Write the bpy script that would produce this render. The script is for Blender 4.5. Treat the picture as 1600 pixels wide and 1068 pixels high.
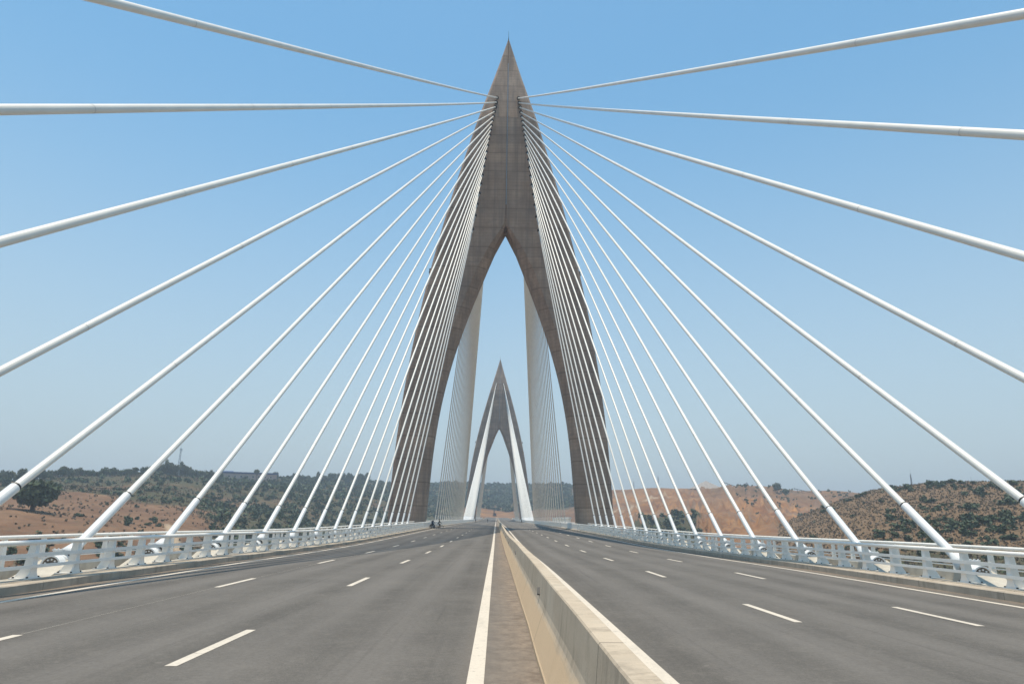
import bpy, bmesh, math, random
import numpy as np
from mathutils import Vector, Matrix
PI = math.pi
random.seed(7); rng = np.random.default_rng(7)
scene = bpy.context.scene
for o in list(bpy.data.objects): bpy.data.objects.remove(o, do_unlink=True)
COL = scene.collection

# ---------------------------------------------------------------- camera
def make_camera():
    p, yw, r = 0.2553, 0.0191, 0.0127
    f = Vector((math.sin(yw)*math.cos(p), math.cos(yw)*math.cos(p), math.sin(p)))
    ri = Vector((math.cos(yw), -math.sin(yw), 0)); up = ri.cross(f)
    a = ri*math.cos(r)+up*math.sin(r); b = up*math.cos(r)-ri*math.sin(r)
    cd = bpy.data.cameras.new('camera'); co = bpy.data.objects.new('camera', cd); COL.objects.link(co)
    m = Matrix((a, b, -f)).transposed().to_4x4(); m.translation = Vector((-0.968, 0, 2.0))
    co.matrix_world = m
    cd.sensor_width = 36; cd.lens = 24.0; cd.clip_start = 0.1; cd.clip_end = 30000
    scene.camera = co
make_camera()

# ---------------------------------------------------------------- world, sun, exposure
TOSUN = Vector((-0.056, 0.035, 1.0)).normalized()
SUN_EL = math.asin(TOSUN.z); SUN_AZ = math.atan2(TOSUN.x, TOSUN.y)
w = bpy.data.worlds.new('World'); scene.world = w; w.use_nodes = True
nt = w.node_tree; nt.nodes.clear()
wo = nt.nodes.new('ShaderNodeOutputWorld'); bg = nt.nodes.new('ShaderNodeBackground'); sky = nt.nodes.new('ShaderNodeTexSky')
sky.sky_type = 'NISHITA'; sky.sun_disc = False; sky.sun_elevation = SUN_EL; sky.sun_rotation = SUN_AZ
sky.altitude = 100; sky.air_density = 1.35; sky.dust_density = 0.5; sky.ozone_density = 1.0
bg.inputs['Strength'].default_value = 0.12
tint = nt.nodes.new('ShaderNodeMix'); tint.data_type = 'RGBA'; tint.blend_type = 'MULTIPLY'; tint.inputs[0].default_value = 1; tint.inputs[7].default_value = (0.83, 1.23, 1.25, 1)
nt.links.new(sky.outputs[0], tint.inputs[6])
# summer haze low in the sky: pale grey-blue fading out by about 30 degrees up
wtc = nt.nodes.new('ShaderNodeTexCoord'); wsx = nt.nodes.new('ShaderNodeSeparateXYZ'); nt.links.new(wtc.outputs['Generated'], wsx.inputs[0])
wmr = nt.nodes.new('ShaderNodeMapRange'); wmr.interpolation_type = 'SMOOTHSTEP'; nt.links.new(wsx.outputs[2], wmr.inputs[0])
for i, k in enumerate((-0.1, 0.62, 0.92, 0.0)): wmr.inputs[i+1].default_value = k
hzm = nt.nodes.new('ShaderNodeMix'); hzm.data_type = 'RGBA'; hzm.inputs[7].default_value = (4.45, 4.8, 5.45, 1)
nt.links.new(wmr.outputs[0], hzm.inputs[0]); nt.links.new(tint.outputs[2], hzm.inputs[6]); nt.links.new(hzm.outputs[2], bg.inputs[0]); nt.links.new(bg.outputs[0], wo.inputs[0])
sd = bpy.data.lights.new('sun', 'SUN'); sd.energy = 4.2; sd.angle = math.radians(0.53); sd.color = (1, 0.895, 0.735)
so = bpy.data.objects.new('sun', sd); COL.objects.link(so)
so.rotation_euler = (-TOSUN).to_track_quat('-Z', 'Y').to_euler(); so.location = (0, 0, 200)
vs = scene.view_settings; vs.view_transform = 'Standard'; vs.look = 'None'; vs.gamma = 1; vs.exposure = 0.1
scene.cycles.volume_bounces = 0; scene.cycles.max_bounces = 6

# ---------------------------------------------------------------- materials
def mat(name, color, rough=0.6, metal=0.0, var=0.0, scale=3.0, detail=6, bump=0.0, bscale=None, stretch=(1, 1, 1), col2=None, spec=0.5, coords='Object'):
    m = bpy.data.materials.new(name); m.use_nodes = True
    n = m.node_tree; b = n.nodes['Principled BSDF']
    b.inputs['Roughness'].default_value = rough; b.inputs['Metallic'].default_value = metal
    b.inputs['Specular IOR Level'].default_value = spec
    tc = n.nodes.new('ShaderNodeTexCoord'); mp = n.nodes.new('ShaderNodeMapping'); mp.inputs['Scale'].default_value = stretch
    n.links.new(tc.outputs[coords], mp.inputs[0])
    no = n.nodes.new('ShaderNodeTexNoise'); no.inputs['Scale'].default_value = scale; no.inputs['Detail'].default_value = detail
    n.links.new(mp.outputs[0], no.inputs[0])
    mx = n.nodes.new('ShaderNodeMix'); mx.data_type = 'RGBA'
    c = color; c2 = col2 or tuple(max(0, x*(1-var)) for x in c)
    mx.inputs[6].default_value = (*c2, 1); mx.inputs[7].default_value = (*(tuple(min(1, x*(1+var)) for x in c) if not col2 else c), 1)
    rp = n.nodes.new('ShaderNodeMapRange'); rp.inputs[1].default_value = 0.3; rp.inputs[2].default_value = 0.7
    n.links.new(no.outputs[0], rp.inputs[0]); n.links.new(rp.outputs[0], mx.inputs[0]); n.links.new(mx.outputs[2], b.inputs['Base Color'])
    if bump:
        n2 = n.nodes.new('ShaderNodeTexNoise'); n2.inputs['Scale'].default_value = bscale or scale*8; n2.inputs['Detail'].default_value = 4
        n.links.new(tc.outputs[coords], n2.inputs[0])
        bm = n.nodes.new('ShaderNodeBump'); bm.inputs['Strength'].default_value = bump; bm.inputs['Distance'].default_value = 0.02
        n.links.new(n2.outputs[0], bm.inputs['Height']); n.links.new(bm.outputs[0], b.inputs['Normal'])
    return m
def node(m, t): return m.node_tree.nodes.new(t)
def link(m, a, b): m.node_tree.links.new(a, b)
def mth(m, op, a, b=None, clamp=False):
    x = node(m, 'ShaderNodeMath'); x.operation = op; x.use_clamp = clamp
    for i, v in enumerate((a, b)):
        if v is None: continue
        if isinstance(v, (int, float)): x.inputs[i].default_value = v
        else: link(m, v, x.inputs[i])
    return x.outputs[0]
def mixc(m, fac, a, b, mode='MIX'):
    x = node(m, 'ShaderNodeMix'); x.data_type = 'RGBA'; x.blend_type = mode
    if isinstance(fac, (int, float)): x.inputs[0].default_value = fac
    else: link(m, fac, x.inputs[0])
    for i, v in ((6, a), (7, b)):
        if isinstance(v, tuple): x.inputs[i].default_value = (*v, 1)
        else: link(m, v, x.inputs[i])
    return x.outputs[2]
def noise(m, vec, scale, detail=5, rough=0.55, stretch=None):
    if stretch:
        mp = node(m, 'ShaderNodeMapping'); mp.inputs['Scale'].default_value = stretch; link(m, vec, mp.inputs[0]); vec = mp.outputs[0]
    x = node(m, 'ShaderNodeTexNoise'); x.inputs['Scale'].default_value = scale; x.inputs['Detail'].default_value = detail
    x.inputs['Roughness'].default_value = rough; link(m, vec, x.inputs[0]); return x.outputs[0]
def remap(m, v, a, b, c=0.0, d=1.0):
    x = node(m, 'ShaderNodeMapRange'); link(m, v, x.inputs[0])
    for i, k in enumerate((a, b, c, d)): x.inputs[i+1].default_value = k
    return x.outputs[0]
def newmat(name, rough=0.8, spec=0.3):
    m = bpy.data.materials.new(name); m.use_nodes = True
    b = m.node_tree.nodes['Principled BSDF']; b.inputs['Roughness'].default_value = rough; b.inputs['Specular IOR Level'].default_value = spec
    tc = node(m, 'ShaderNodeTexCoord'); return m, b, tc.outputs['Object']
def setbump(m, b, h, strength, dist):
    x = node(m, 'ShaderNodeBump'); x.inputs['Strength'].default_value = strength; x.inputs['Distance'].default_value = dist
    link(m, h, x.inputs['Height']); link(m, x.outputs[0], b.inputs['Normal'])

def asphalt():
    m, b, P = newmat('asphalt', 0.85, 0.25)
    sx = node(m, 'ShaderNodeSeparateXYZ'); link(m, P, sx.inputs[0]); X = sx.outputs[0]
    base = mixc(m, remap(m, noise(m, P, 0.35, 6, 0.6), 0.3, 0.7), (0.086, 0.077, 0.067), (0.132, 0.118, 0.102))
    streak = noise(m, P, 1.2, 5, 0.6, (1.0, 0.035, 1)); base = mixc(m, remap(m, streak, 0.4, 0.66, 0, 0.45), base, (0.158, 0.142, 0.125))
    base = mixc(m, remap(m, noise(m, P, 0.9, 5, 0.6, (0.8, 0.12, 1)), 0.52, 0.75, 0, 0.5), base, (0.088, 0.077, 0.067))
    fine = noise(m, P, 45, 3, 0.7); base = mixc(m, remap(m, fine, 0.35, 0.65, 0, 1), mixc(m, 1.0, base, (0.80, 0.80, 0.80), 'MULTIPLY'), mixc(m, 1.0, base, (1.2, 1.2, 1.2), 'MULTIPLY'))
    # faintly polished wheel tracks, two to a lane, and long drag marks
    lane = mth(m, 'FRACT', mth(m, 'MULTIPLY', mth(m, 'ADD', mth(m, 'ABSOLUTE', X), 1.9), 1/1.85)); tw = mth(m, 'ABSOLUTE', mth(m, 'SUBTRACT', lane, 0.5))
    trk = mth(m, 'MULTIPLY', remap(m, tw, 0.1, 0.4, 1, 0), remap(m, noise(m, P, 0.25, 4, 0.6, (2, 0.3, 1)), 0.3, 0.6, 0.1, 0.6)); base = mixc(m, trk, base, (0.176, 0.158, 0.140))
    drag = noise(m, P, 1.0, 5, 0.7, (5.0, 0.05, 1)); base = mixc(m, remap(m, drag, 0.55, 0.72, 0, 0.5), base, (0.078, 0.069, 0.062))
    mot = noise(m, P, 2.2, 6, 0.7); base = mixc(m, remap(m, mot, 0.52, 0.70, 0, 0.35), base, (0.19, 0.168, 0.145))
    mid_ = noise(m, P, 11, 5, 0.75); base = mixc(m, remap(m, mid_, 0.38, 0.62, 0, 1), mixc(m, 1.0, base, (0.90, 0.90, 0.90), 'MULTIPLY'), mixc(m, 1.0, base, (1.10, 1.10, 1.09), 'MULTIPLY'))
    # dry brown dust lying along the median barrier and the kerbs
    aX = mth(m, 'ABSOLUTE', X)
    med = remap(m, aX, 0.5, 1.5, 1, 0); wob = noise(m, P, 0.8, 5, 0.6, (1, 0.25, 1))
    left = remap(m, X, -0.2, 0.2, 1, 0.35)
    dm = mth(m, 'MULTIPLY', mth(m, 'MULTIPLY', med, remap(m, wob, 0.2, 0.65, 0.45, 1)), left)
    kb = mth(m, 'MULTIPLY', remap(m, aX, 12.5, 13.2, 0, 1), remap(m, wob, 0.3, 0.6, 0.3, 1))
    d = mth(m, 'MAXIMUM', dm, kb)
    base = mixc(m, d, base, mixc(m, remap(m, noise(m, P, 3.5, 7, 0.75), 0.38, 0.62), (0.160, 0.122, 0.092), (0.290, 0.230, 0.175)))
    spots = noise(m, P, 5, 2, 0.5); base = mixc(m, mth(m, 'MULTIPLY', remap(m, spots, 0.70, 0.74), 0.3), base, (0.24, 0.21, 0.18))
    dk = mth(m, 'MULTIPLY', remap(m, noise(m, P, 22, 2, 0.5), 0.69, 0.73), remap(m, aX, 0.9, 1.4, 0.8, 0.0)); base = mixc(m, dk, base, (0.05, 0.035, 0.03))
    link(m, base, b.inputs['Base Color'])
    setbump(m, b, noise(m, P, 70, 3, 0.7), 0.35, 0.01)
    return m
def paint(name, c=(0.60, 0.525, 0.43)):
    m, b, P = newmat(name, 0.7, 0.3)
    base = mixc(m, remap(m, noise(m, P, 14, 6, 0.7), 0.35, 0.7), c, tuple(x*1.12 for x in c))
    base = mixc(m, remap(m, noise(m, P, 6, 7, 0.8), 0.56, 0.68, 0, 0.8), base, (0.25, 0.215, 0.18)); base = mixc(m, remap(m, noise(m, P, 1.5, 6, 0.7, (1, 0.3, 1)), 0.5, 0.7, 0, 0.4), base, (0.36, 0.32, 0.265))
    link(m, base, b.inputs['Base Color']); return m
def tower_concrete():
    m, b, P = newmat('pylon_concrete', 0.9, 0.2)
    base = mixc(m, remap(m, noise(m, P, 0.35, 7, 0.65), 0.32, 0.68), (0.425, 0.292, 0.210), (0.550, 0.392, 0.288))
    # formwork panels: every panel weathers a little differently
    mp = node(m, 'ShaderNodeMapping'); mp.inputs['Rotation'].default_value = (PI/2, 0, 0); link(m, P, mp.inputs[0])
    br = node(m, 'ShaderNodeTexBrick'); link(m, mp.outputs[0], br.inputs[0])
    br.inputs['Scale'].default_value = 1.0; br.inputs['Brick Width'].default_value = 2.4; br.inputs['Row Height'].default_value = 4.6
    br.inputs['Mortar Size'].default_value = 0.05; br.inputs['Mortar Smooth'].default_value = 0.3; br.offset = 0.5
    br.inputs['Color1'].default_value = (0.35, 0.35, 0.35, 1); br.inputs['Color2'].default_value = (1, 1, 1, 1); br.inputs['Mortar'].default_value = (0.6, 0.6, 0.6, 1)
    br2 = node(m, 'ShaderNodeTexBrick'); link(m, mp.outputs[0], br2.inputs[0]); br2.offset = 0.0
    br2.inputs['Scale'].default_value = 1.0; br2.inputs['Brick Width'].default_value = 1.3; br2.inputs['Row Height'].default_value = 4.6; br2.inputs['Mortar Size'].default_value = 0.02
    br2.inputs['Color1'].default_value = (0.2, 0.2, 0.2, 1); br2.inputs['Color2'].default_value = (1, 1, 1, 1); br2.inputs['Mortar'].default_value = (0.3, 0.3, 0.3, 1)
    pan = mth(m, 'MULTIPLY', remap(m, br.outputs[0], 0.3, 1.0, 0.92, 1.06), remap(m, br2.outputs[0], 0.2, 1.0, 0.92, 1.05))
    cb = node(m, 'ShaderNodeCombineColor')
    for i in range(3): link(m, pan, cb.inputs[i])
    base = mixc(m, 1.0, base, cb.outputs[0], 'MULTIPLY')
    vert = noise(m, P, 1.0, 6, 0.65, (1.6, 1.0, 0.05)); base = mixc(m, remap(m, vert, 0.46, 0.70, 0, 0.6), base, (0.21, 0.165, 0.14))
    base = mixc(m, remap(m, noise(m, P, 0.8, 5, 0.6, (2.6, 1, 0.06)), 0.55, 0.75, 0, 0.4), base, (0.52, 0.41, 0.325))
    base = mixc(m, remap(m, noise(m, P, 0.22, 7, 0.7, (1, 1, 0.5)), 0.5, 0.68, 0, 0.45), base, (0.20, 0.150, 0.122))
    lift = node(m, 'ShaderNodeTexWhiteNoise'); lift.noise_dimensions = '1D'; szl = node(m, 'ShaderNodeSeparateXYZ'); link(m, P, szl.inputs[0])
    link(m, mth(m, 'FLOOR', mth(m, 'ADD', mth(m, 'MULTIPLY', szl.outputs[2], 1/4.6), 0.5)), lift.inputs['W'])
    base = mixc(m, remap(m, lift.outputs[0], 0, 1, 0, 0.30), base, (0.20, 0.165, 0.145))
    # lift joints
    sz = node(m, 'ShaderNodeSeparateXYZ'); link(m, P, sz.inputs[0])
    fr = mth(m, 'FRACT', mth(m, 'MULTIPLY', sz.outputs[2], 1/4.6)); jl = mth(m, 'ABSOLUTE', mth(m, 'SUBTRACT', fr, 0.5))
    base = mixc(m, remap(m, jl, 0.474, 0.490, 0, 0.55), base, (0.13, 0.10, 0.08))
    wz = mth(m, 'FRACT', mth(m, 'MULTIPLY', sz.outputs[2], 1/0.77)); base = mixc(m, remap(m, mth(m, 'ABSOLUTE', mth(m, 'SUBTRACT', wz, 0.5)), 0.41, 0.49, 0, 0.34), base, (0.17, 0.13, 0.105))
    base = mixc(m, remap(m, noise(m, P, 0.5, 4, 0.6, (0.5, 1, 2.2)), 0.58, 0.7, 0, 0.35), base, (0.21, 0.175, 0.16))
    link(m, base, b.inputs['Base Color']); setbump(m, b, noise(m, P, 3, 6), 0.3, 0.05); return m
def barrier_concrete():
    m, b, P = newmat('barrier_concrete', 0.85, 0.25)
    base = mixc(m, remap(m, noise(m, P, 1.1, 7, 0.65, (1, 0.6, 2)), 0.3, 0.7), (0.45, 0.36, 0.262), (0.56, 0.46, 0.345))
    base = mixc(m, remap(m, noise(m, P, 1.0, 7, 0.7, (1, 2.2, 0.5)), 0.5, 0.75, 0, 0.45), base, (0.36, 0.305, 0.235))
    sz = node(m, 'ShaderNodeSeparateXYZ'); link(m, P, sz.inputs[0])
    # sand-coloured dust clings to the sloping foot
    base = mixc(m, remap(m, noise(m, P, 2.2, 6, 0.75, (1, 1.6, 0.35)), 0.50, 0.68, 0, 0.65), base, (0.25, 0.205, 0.155))
    base = mixc(m, remap(m, noise(m, P, 0.45, 5, 0.7), 0.5, 0.68, 0, 0.35), base, (0.60, 0.52, 0.41))
    foot = remap(m, mth(m, 'ADD', sz.outputs[2], mth(m, 'MULTIPLY', noise(m, P, 1.3, 5, 0.7), 0.20)), 0.56, 0.66, 0.85, 0.0)
    base = mixc(m, foot, base, (0.66, 0.47, 0.29))
    fr = mth(m, 'ABSOLUTE', mth(m, 'SUBTRACT', mth(m, 'FRACT', mth(m, 'MULTIPLY', sz.outputs[1], 1/6.0)), 0.5))
    base = mixc(m, remap(m, fr, 0.496, 0.499, 0, 0.75), base, (0.13, 0.11, 0.09))
    pit = noise(m, P, 60, 2); base = mixc(m, remap(m, pit, 0.62, 0.70, 0, 0.45), base, (0.2, 0.18, 0.16))
    link(m, base, b.inputs['Base Color']); setbump(m, b, noise(m, P, 25, 5), 0.3, 0.01); return m
def kerb_concrete():
    m, b, P = newmat('kerb_concrete', 0.9, 0.2)
    base = mixc(m, remap(m, noise(m, P, 1.5, 7, 0.65), 0.3, 0.7), (0.37, 0.31, 0.24), (0.52, 0.445, 0.355))
    base = mixc(m, remap(m, noise(m, P, 1.3, 5, 0.6, (1, 2, 0.3)), 0.52, 0.7, 0, 0.5), base, (0.21, 0.185, 0.15))
    sz = node(m, 'ShaderNodeSeparateXYZ'); link(m, P, sz.inputs[0])
    fr = mth(m, 'ABSOLUTE', mth(m, 'SUBTRACT', mth(m, 'FRACT', mth(m, 'MULTIPLY', sz.outputs[1], 1/4.0)), 0.5))
    base = mixc(m, remap(m, fr, 0.496, 0.499, 0, 0.7), base, (0.10, 0.09, 0.08))
    link(m, base, b.inputs['Base Color']); setbump(m, b, noise(m, P, 30, 5), 0.25, 0.01); return m

M = {}
M['asphalt'] = asphalt(); M['paint'] = paint('road_paint'); M['pylon'] = tower_concrete(); M['barrier'] = barrier_concrete(); M['kerb'] = kerb_concrete()
M['white'] = mat('white_paint', (0.87, 0.83, 0.76), 0.42, var=0.05, scale=2.5, col2=None)
M['pipe'] = mat('cable_sheath', (0.82, 0.785, 0.71), 0.38, var=0.05, scale=0.8)
M['seam'] = mat('sheath_seam', (0.62, 0.60, 0.56), 0.6, var=0.1)
M['tube'] = mat('guide_tube_paint', (0.80, 0.79, 0.76), 0.35, var=0.05, scale=1.5)
M['black'] = mat('black_rubber', (0.02, 0.02, 0.022), 0.6, var=0.2)
M['dark'] = mat('dark_steel', (0.05, 0.05, 0.055), 0.5, 0.5, var=0.2)
M['block'] = mat('pale_concrete', (0.50, 0.45, 0.37), 0.9, var=0.18, scale=2.2, bump=0.3)
M['walk'] = mat('walkway_concrete', (0.40, 0.365, 0.31), 0.9, var=0.2, scale=0.9, bump=0.3)
M['steel'] = mat('galvanised_steel', (0.42, 0.43, 0.44), 0.45, 0.6, var=0.15)
M['cloth_navy'] = mat('navy_cloth', (0.012, 0.018, 0.04), 0.9, var=0.3)
M['cloth_black'] = mat('black_cloth', (0.014, 0.014, 0.015), 0.9, var=0.3)
M['plate'] = mat('weathered_plate', (0.17, 0.145, 0.12), 0.7, 0.1, var=0.4, scale=9)
M['skin'] = mat('skin', (0.28, 0.16, 0.10), 0.6, var=0.1)
M['hair'] = mat('black_hair', (0.012, 0.01, 0.008), 0.7, var=0.2)
M['helmet'] = mat('grey_helmet', (0.35, 0.35, 0.36), 0.3, var=0.1)
M['bike_paint'] = mat('dark_bike_paint', (0.02, 0.025, 0.04), 0.35, var=0.2)
M['bark'] = mat('bark', (0.09, 0.065, 0.045), 0.95, var=0.3, scale=4, bump=0.4)
M['wall_pink'] = mat('pink_render', (0.50, 0.37, 0.32), 0.85, var=0.08, scale=0.4)
M['roof_blue'] = mat('blue_roof_sheet', (0.035, 0.075, 0.19), 0.5, var=0.1, scale=0.3)
M['glass'] = mat('dark_glass', (0.03, 0.035, 0.04), 0.15, var=0.1)
M['gravel'] = mat('pale_gravel', (0.36, 0.31, 0.27), 0.95, var=0.18, scale=0.5, bump=0.5)
def leaves(name, a, b_):
    m, b, P = newmat(name, 0.75, 0.2)
    oi = node(m, 'ShaderNodeObjectInfo')
    c = mixc(m, remap(m, noise(m, P, 0.9, 4), 0.3, 0.7), a, b_)
    c = mixc(m, mth(m, 'MULTIPLY', oi.outputs['Random'], 0.5), c, tuple(x*1.5 for x in a))
    link(m, c, b.inputs['Base Color']); return m
M['leaf_dark'] = leaves('dark_leaves', (0.055, 0.074, 0.036), (0.104, 0.124, 0.060))
M['leaf_pale'] = leaves('pale_leaves', (0.08, 0.092, 0.050), (0.13, 0.142, 0.08))
M['leaf_bush'] = leaves('bush_leaves', (0.060, 0.082, 0.042), (0.112, 0.132, 0.074))
M['leaf_dry'] = leaves('dry_tuft_leaves', (0.145, 0.110, 0.070), (0.22, 0.165, 0.105))

# ---------------------------------------------------------------- mesh helpers
class MB:
    def __init__(s): s.v = []; s.f = []; s.mi = []; s.sm = []
    def add(s, vs, fs, mi=0, smooth=False):
        n = len(s.v); s.v += [tuple(v) for v in vs]; s.f += [tuple(i+n for i in f) for f in fs]
        s.mi += [mi]*len(fs); s.sm += [smooth]*len(fs); return s
    def box(s, x0, x1, y0, y1, z0, z1, mi=0):
        v = [(x, y, z) for z in (z0, z1) for y in (y0, y1) for x in (x0, x1)]
        return s.add(v, [(0, 2, 3, 1), (4, 5, 7, 6), (0, 1, 5, 4), (2, 6, 7, 3), (0, 4, 6, 2), (1, 3, 7, 5)], mi)
    def tube(s, pts, rad, n=10, mi=0, cap=True, smooth=True):
        pts = [Vector(p) for p in pts]
        if not isinstance(rad, (list, tuple)): rad = [rad]*len(pts)
        vs = []; d0 = (pts[-1]-pts[0]).normalized(); ref = Vector((0, 0, 1)) if abs(d0.z) < 0.9 else Vector((1, 0, 0))
        for i, p in enumerate(pts):
            d = (pts[min(i+1, len(pts)-1)]-pts[max(i-1, 0)]).normalized()
            a = d.cross(ref).normalized(); b = d.cross(a)
            vs += [p+(a*math.cos(2*PI*k/n)+b*math.sin(2*PI*k/n))*rad[i] for k in range(n)]
        fs = [(i*n+k, (i+1)*n+k, (i+1)*n+(k+1) % n, i*n+(k+1) % n) for i in range(len(pts)-1) for k in range(n)]
        s.add(vs, fs, mi, smooth)
        if cap:
            s.add(vs[:n], [tuple(range(n))], mi); s.add(vs[-n:], [tuple(range(n))[::-1]], mi)
        return s
    def prism(s, poly, x0, x1, mi=0):           # polygon in (y, z), extruded along x
        n = len(poly); v = [(x0, y, z) for y, z in poly]+[(x1, y, z) for y, z in poly]
        return s.add(v, [tuple(range(n)), tuple(range(2*n-1, n-1, -1))]+[(k, k+n, (k+1) % n+n, (k+1) % n) for k in range(n)], mi)
    def sweep(s, poly, ys, zf, mi=0, ends=True, jit=None):      # profile in (x, z), swept along y with height zf(y)
        n = len(poly); v = []
        for y in ys:
            dz = zf(y); jx, jz = jit(y) if jit else (0, 0)
            v += [(x+jx, y, z+dz+(jz if z > 0.3 else 0)) for x, z in poly]
        fs = [(i*n+k, i*n+(k+1) % n, (i+1)*n+(k+1) % n, (i+1)*n+k) for i in range(len(ys)-1) for k in range(n)]
        if ends: fs += [tuple(range(n))[::-1], tuple(range((len(ys)-1)*n, len(ys)*n))]
        return s.add(v, fs, mi)
    def build(s, name, mats, parent=None, loc=(0, 0, 0), fix=True):
        me = bpy.data.meshes.new(name); me.from_pydata(s.v, [], s.f)
        for m in (mats if isinstance(mats, (list, tuple)) else [mats]): me.materials.append(m)
        me.polygons.foreach_set('material_index', s.mi); me.polygons.foreach_set('use_smooth', s.sm)
        if fix:
            b = bmesh.new(); b.from_mesh(me); bmesh.ops.recalc_face_normals(b, faces=b.faces); b.to_mesh(me); b.free()
        me.update(); return link_obj(name, me, parent, loc)
def link_obj(name, data, parent=None, loc=(0, 0, 0)):
    o = bpy.data.objects.new(name, data); COL.objects.link(o); o.location = loc
    if parent: o.parent = parent
    return o
def tag(o, label=None, cat=None, group=None, kind=None):
    for k, v in (('label', label), ('category', cat), ('group', group), ('kind', kind)):
        if v: o[k] = v
    return o
def empty(name, loc=(0, 0, 0), rz=0):
    o = link_obj(name, None, None, loc); o.rotation_euler = (0, 0, rz); o.empty_display_size = 0.3; return o
ONES = ['', 'first', 'second', 'third', 'fourth', 'fifth', 'sixth', 'seventh', 'eighth', 'ninth', 'tenth', 'eleventh', 'twelfth', 'thirteenth', 'fourteenth', 'fifteenth', 'sixteenth', 'seventeenth', 'eighteenth', 'nineteenth']
TENS = {2: ('twenty', 'twentieth'), 3: ('thirty', 'thirtieth'), 4: ('forty', 'fortieth'), 5: ('fifty', 'fiftieth'), 6: ('sixty', 'sixtieth'), 7: ('seventy', 'seventieth'), 8: ('eighty', 'eightieth'), 9: ('ninety', 'ninetieth')}
def ordinal(n):
    if n < 20: return ONES[n]
    t, o = divmod(n, 10); return TENS[t][1] if o == 0 else TENS[t][0]+'-'+ONES[o]

# ---------------------------------------------------------------- bridge alignment
PY = [-80, 0, 30, 45, 62, 90, 120, 150, 200, 250, 320, 400, 482, 600, 700, 950]
PZ = [0, 0, 0, -0.09, -0.12, 0.03, 0.22, 0.38, 0.5, 0.6, 0.75, 1.05, 1.5, 2.5, 3.4, 6.0]
def zr(y):
    i = max(0, min(len(PY)-2, int(np.searchsorted(PY, y))-1)); t = (y-PY[i])/(PY[i+1]-PY[i]); t = max(0, min(1, t))
    d = lambda k: (PZ[min(k+1, len(PZ)-1)]-PZ[max(k-1, 0)])/(PY[min(k+1, len(PY)-1)]-PY[max(k-1, 0)])
    h = PY[i+1]-PY[i]; t2, t3 = t*t, t*t*t
    return (2*t3-3*t2+1)*PZ[i]+(t3-2*t2+t)*h*d(i)+(-2*t3+3*t2)*PZ[i+1]+(t3-t2)*h*d(i+1)
YB0, YB1 = -70.0, 668.0
YS = list(np.arange(YB0, 160, 3.0))+list(np.arange(160, YB1, 8.0))+[YB1]
YROAD = YS+list(np.arange(680, 900, 20.0))
D1, D2, TH, HT = 139.5, 482.4, 7.0, 115.5
KX, RX, OX, EX = 13.3, 13.78, 17.0, 17.4          # kerb face, inner railing, outer railing, deck edge

# ---- road, kerbs, markings, deck
m_ = MB(); m_.sweep([(-KX-0.05, -0.3), (-KX-0.05, 0), (KX+0.05, 0), (KX+0.05, -0.3)], YROAD, zr)
road = m_.build('road', M['asphalt']); tag(road, 'grey asphalt carriageways running the length of the bridge', 'road', kind='structure')
mk = MB()
def strip(x0, x1, y0, y1, step=3.0):
    n = max(1, int(math.ceil((y1-y0)/step))); ys = [y0+(y1-y0)*k/n for k in range(n+1)]
    v = [(x, y, zr(y)+0.005) for y in ys for x in (x0, x1)]
    mk.add(v, [(2*k, 2*k+1, 2*k+3, 2*k+2) for k in range(n)])
strip(-1.31, -1.09, YB0, 860); strip(1.20, 1.41, YB0, 860)
strip(-12.58, -12.38, YB0, 860); strip(12.38, 12.58, YB0, 860)
def dashes(x, y0):
    y = y0-11.75*6
    while y < 850:
        if y > YB0: strip(x-0.085, x+0.085, y, y+3.2)
        y += 11.75
dashes(-5.41, 10.3); dashes(-9.08, 9.5); dashes(5.41, 15.2); dashes(9.08, 14.9)
strip(-9.084, -9.076, 9, 60)
lm = mk.build('lane_marking', M['paint'], road, fix=False)
kb = MB()
for s in (-1, 1):
    kb.sweep([(s*KX, -0.4), (s*KX, 0.20), (s*(KX+0.03), 0.225), (s*(KX+0.32), 0.235), (s*(KX+0.34), 0.27), (s*(KX+0.62), 0.27), (s*(KX+0.62), -0.4)], YS, zr)
kerb = kb.build('kerb', M['kerb']); tag(kerb, 'grey concrete kerbs along both edges of the bridge road', 'kerb', kind='structure')
dk = MB()
dk.sweep([(-EX, -0.05), (-KX-0.6, -0.05), (-KX-0.6, -0.32), (KX+0.6, -0.32), (KX+0.6, -0.05), (EX, -0.05), (EX, -1.2), (8, -3.4), (-8, -3.4), (-EX, -1.2)], YS, zr)
deck = dk.build('bridge_deck', M['walk']); tag(deck, 'pale concrete bridge deck slab carrying road, railings and cable anchors', 'bridge deck')
for s in (-1, 1):
    e = MB(); e.sweep([(s*(EX-0.55), -0.06), (s*(EX-0.55), 0.26), (s*(EX+0.02), 0.26), (s*(EX+0.02), -0.06)], YS, zr); e.build('edge_beam', M['block'], deck)

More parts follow.
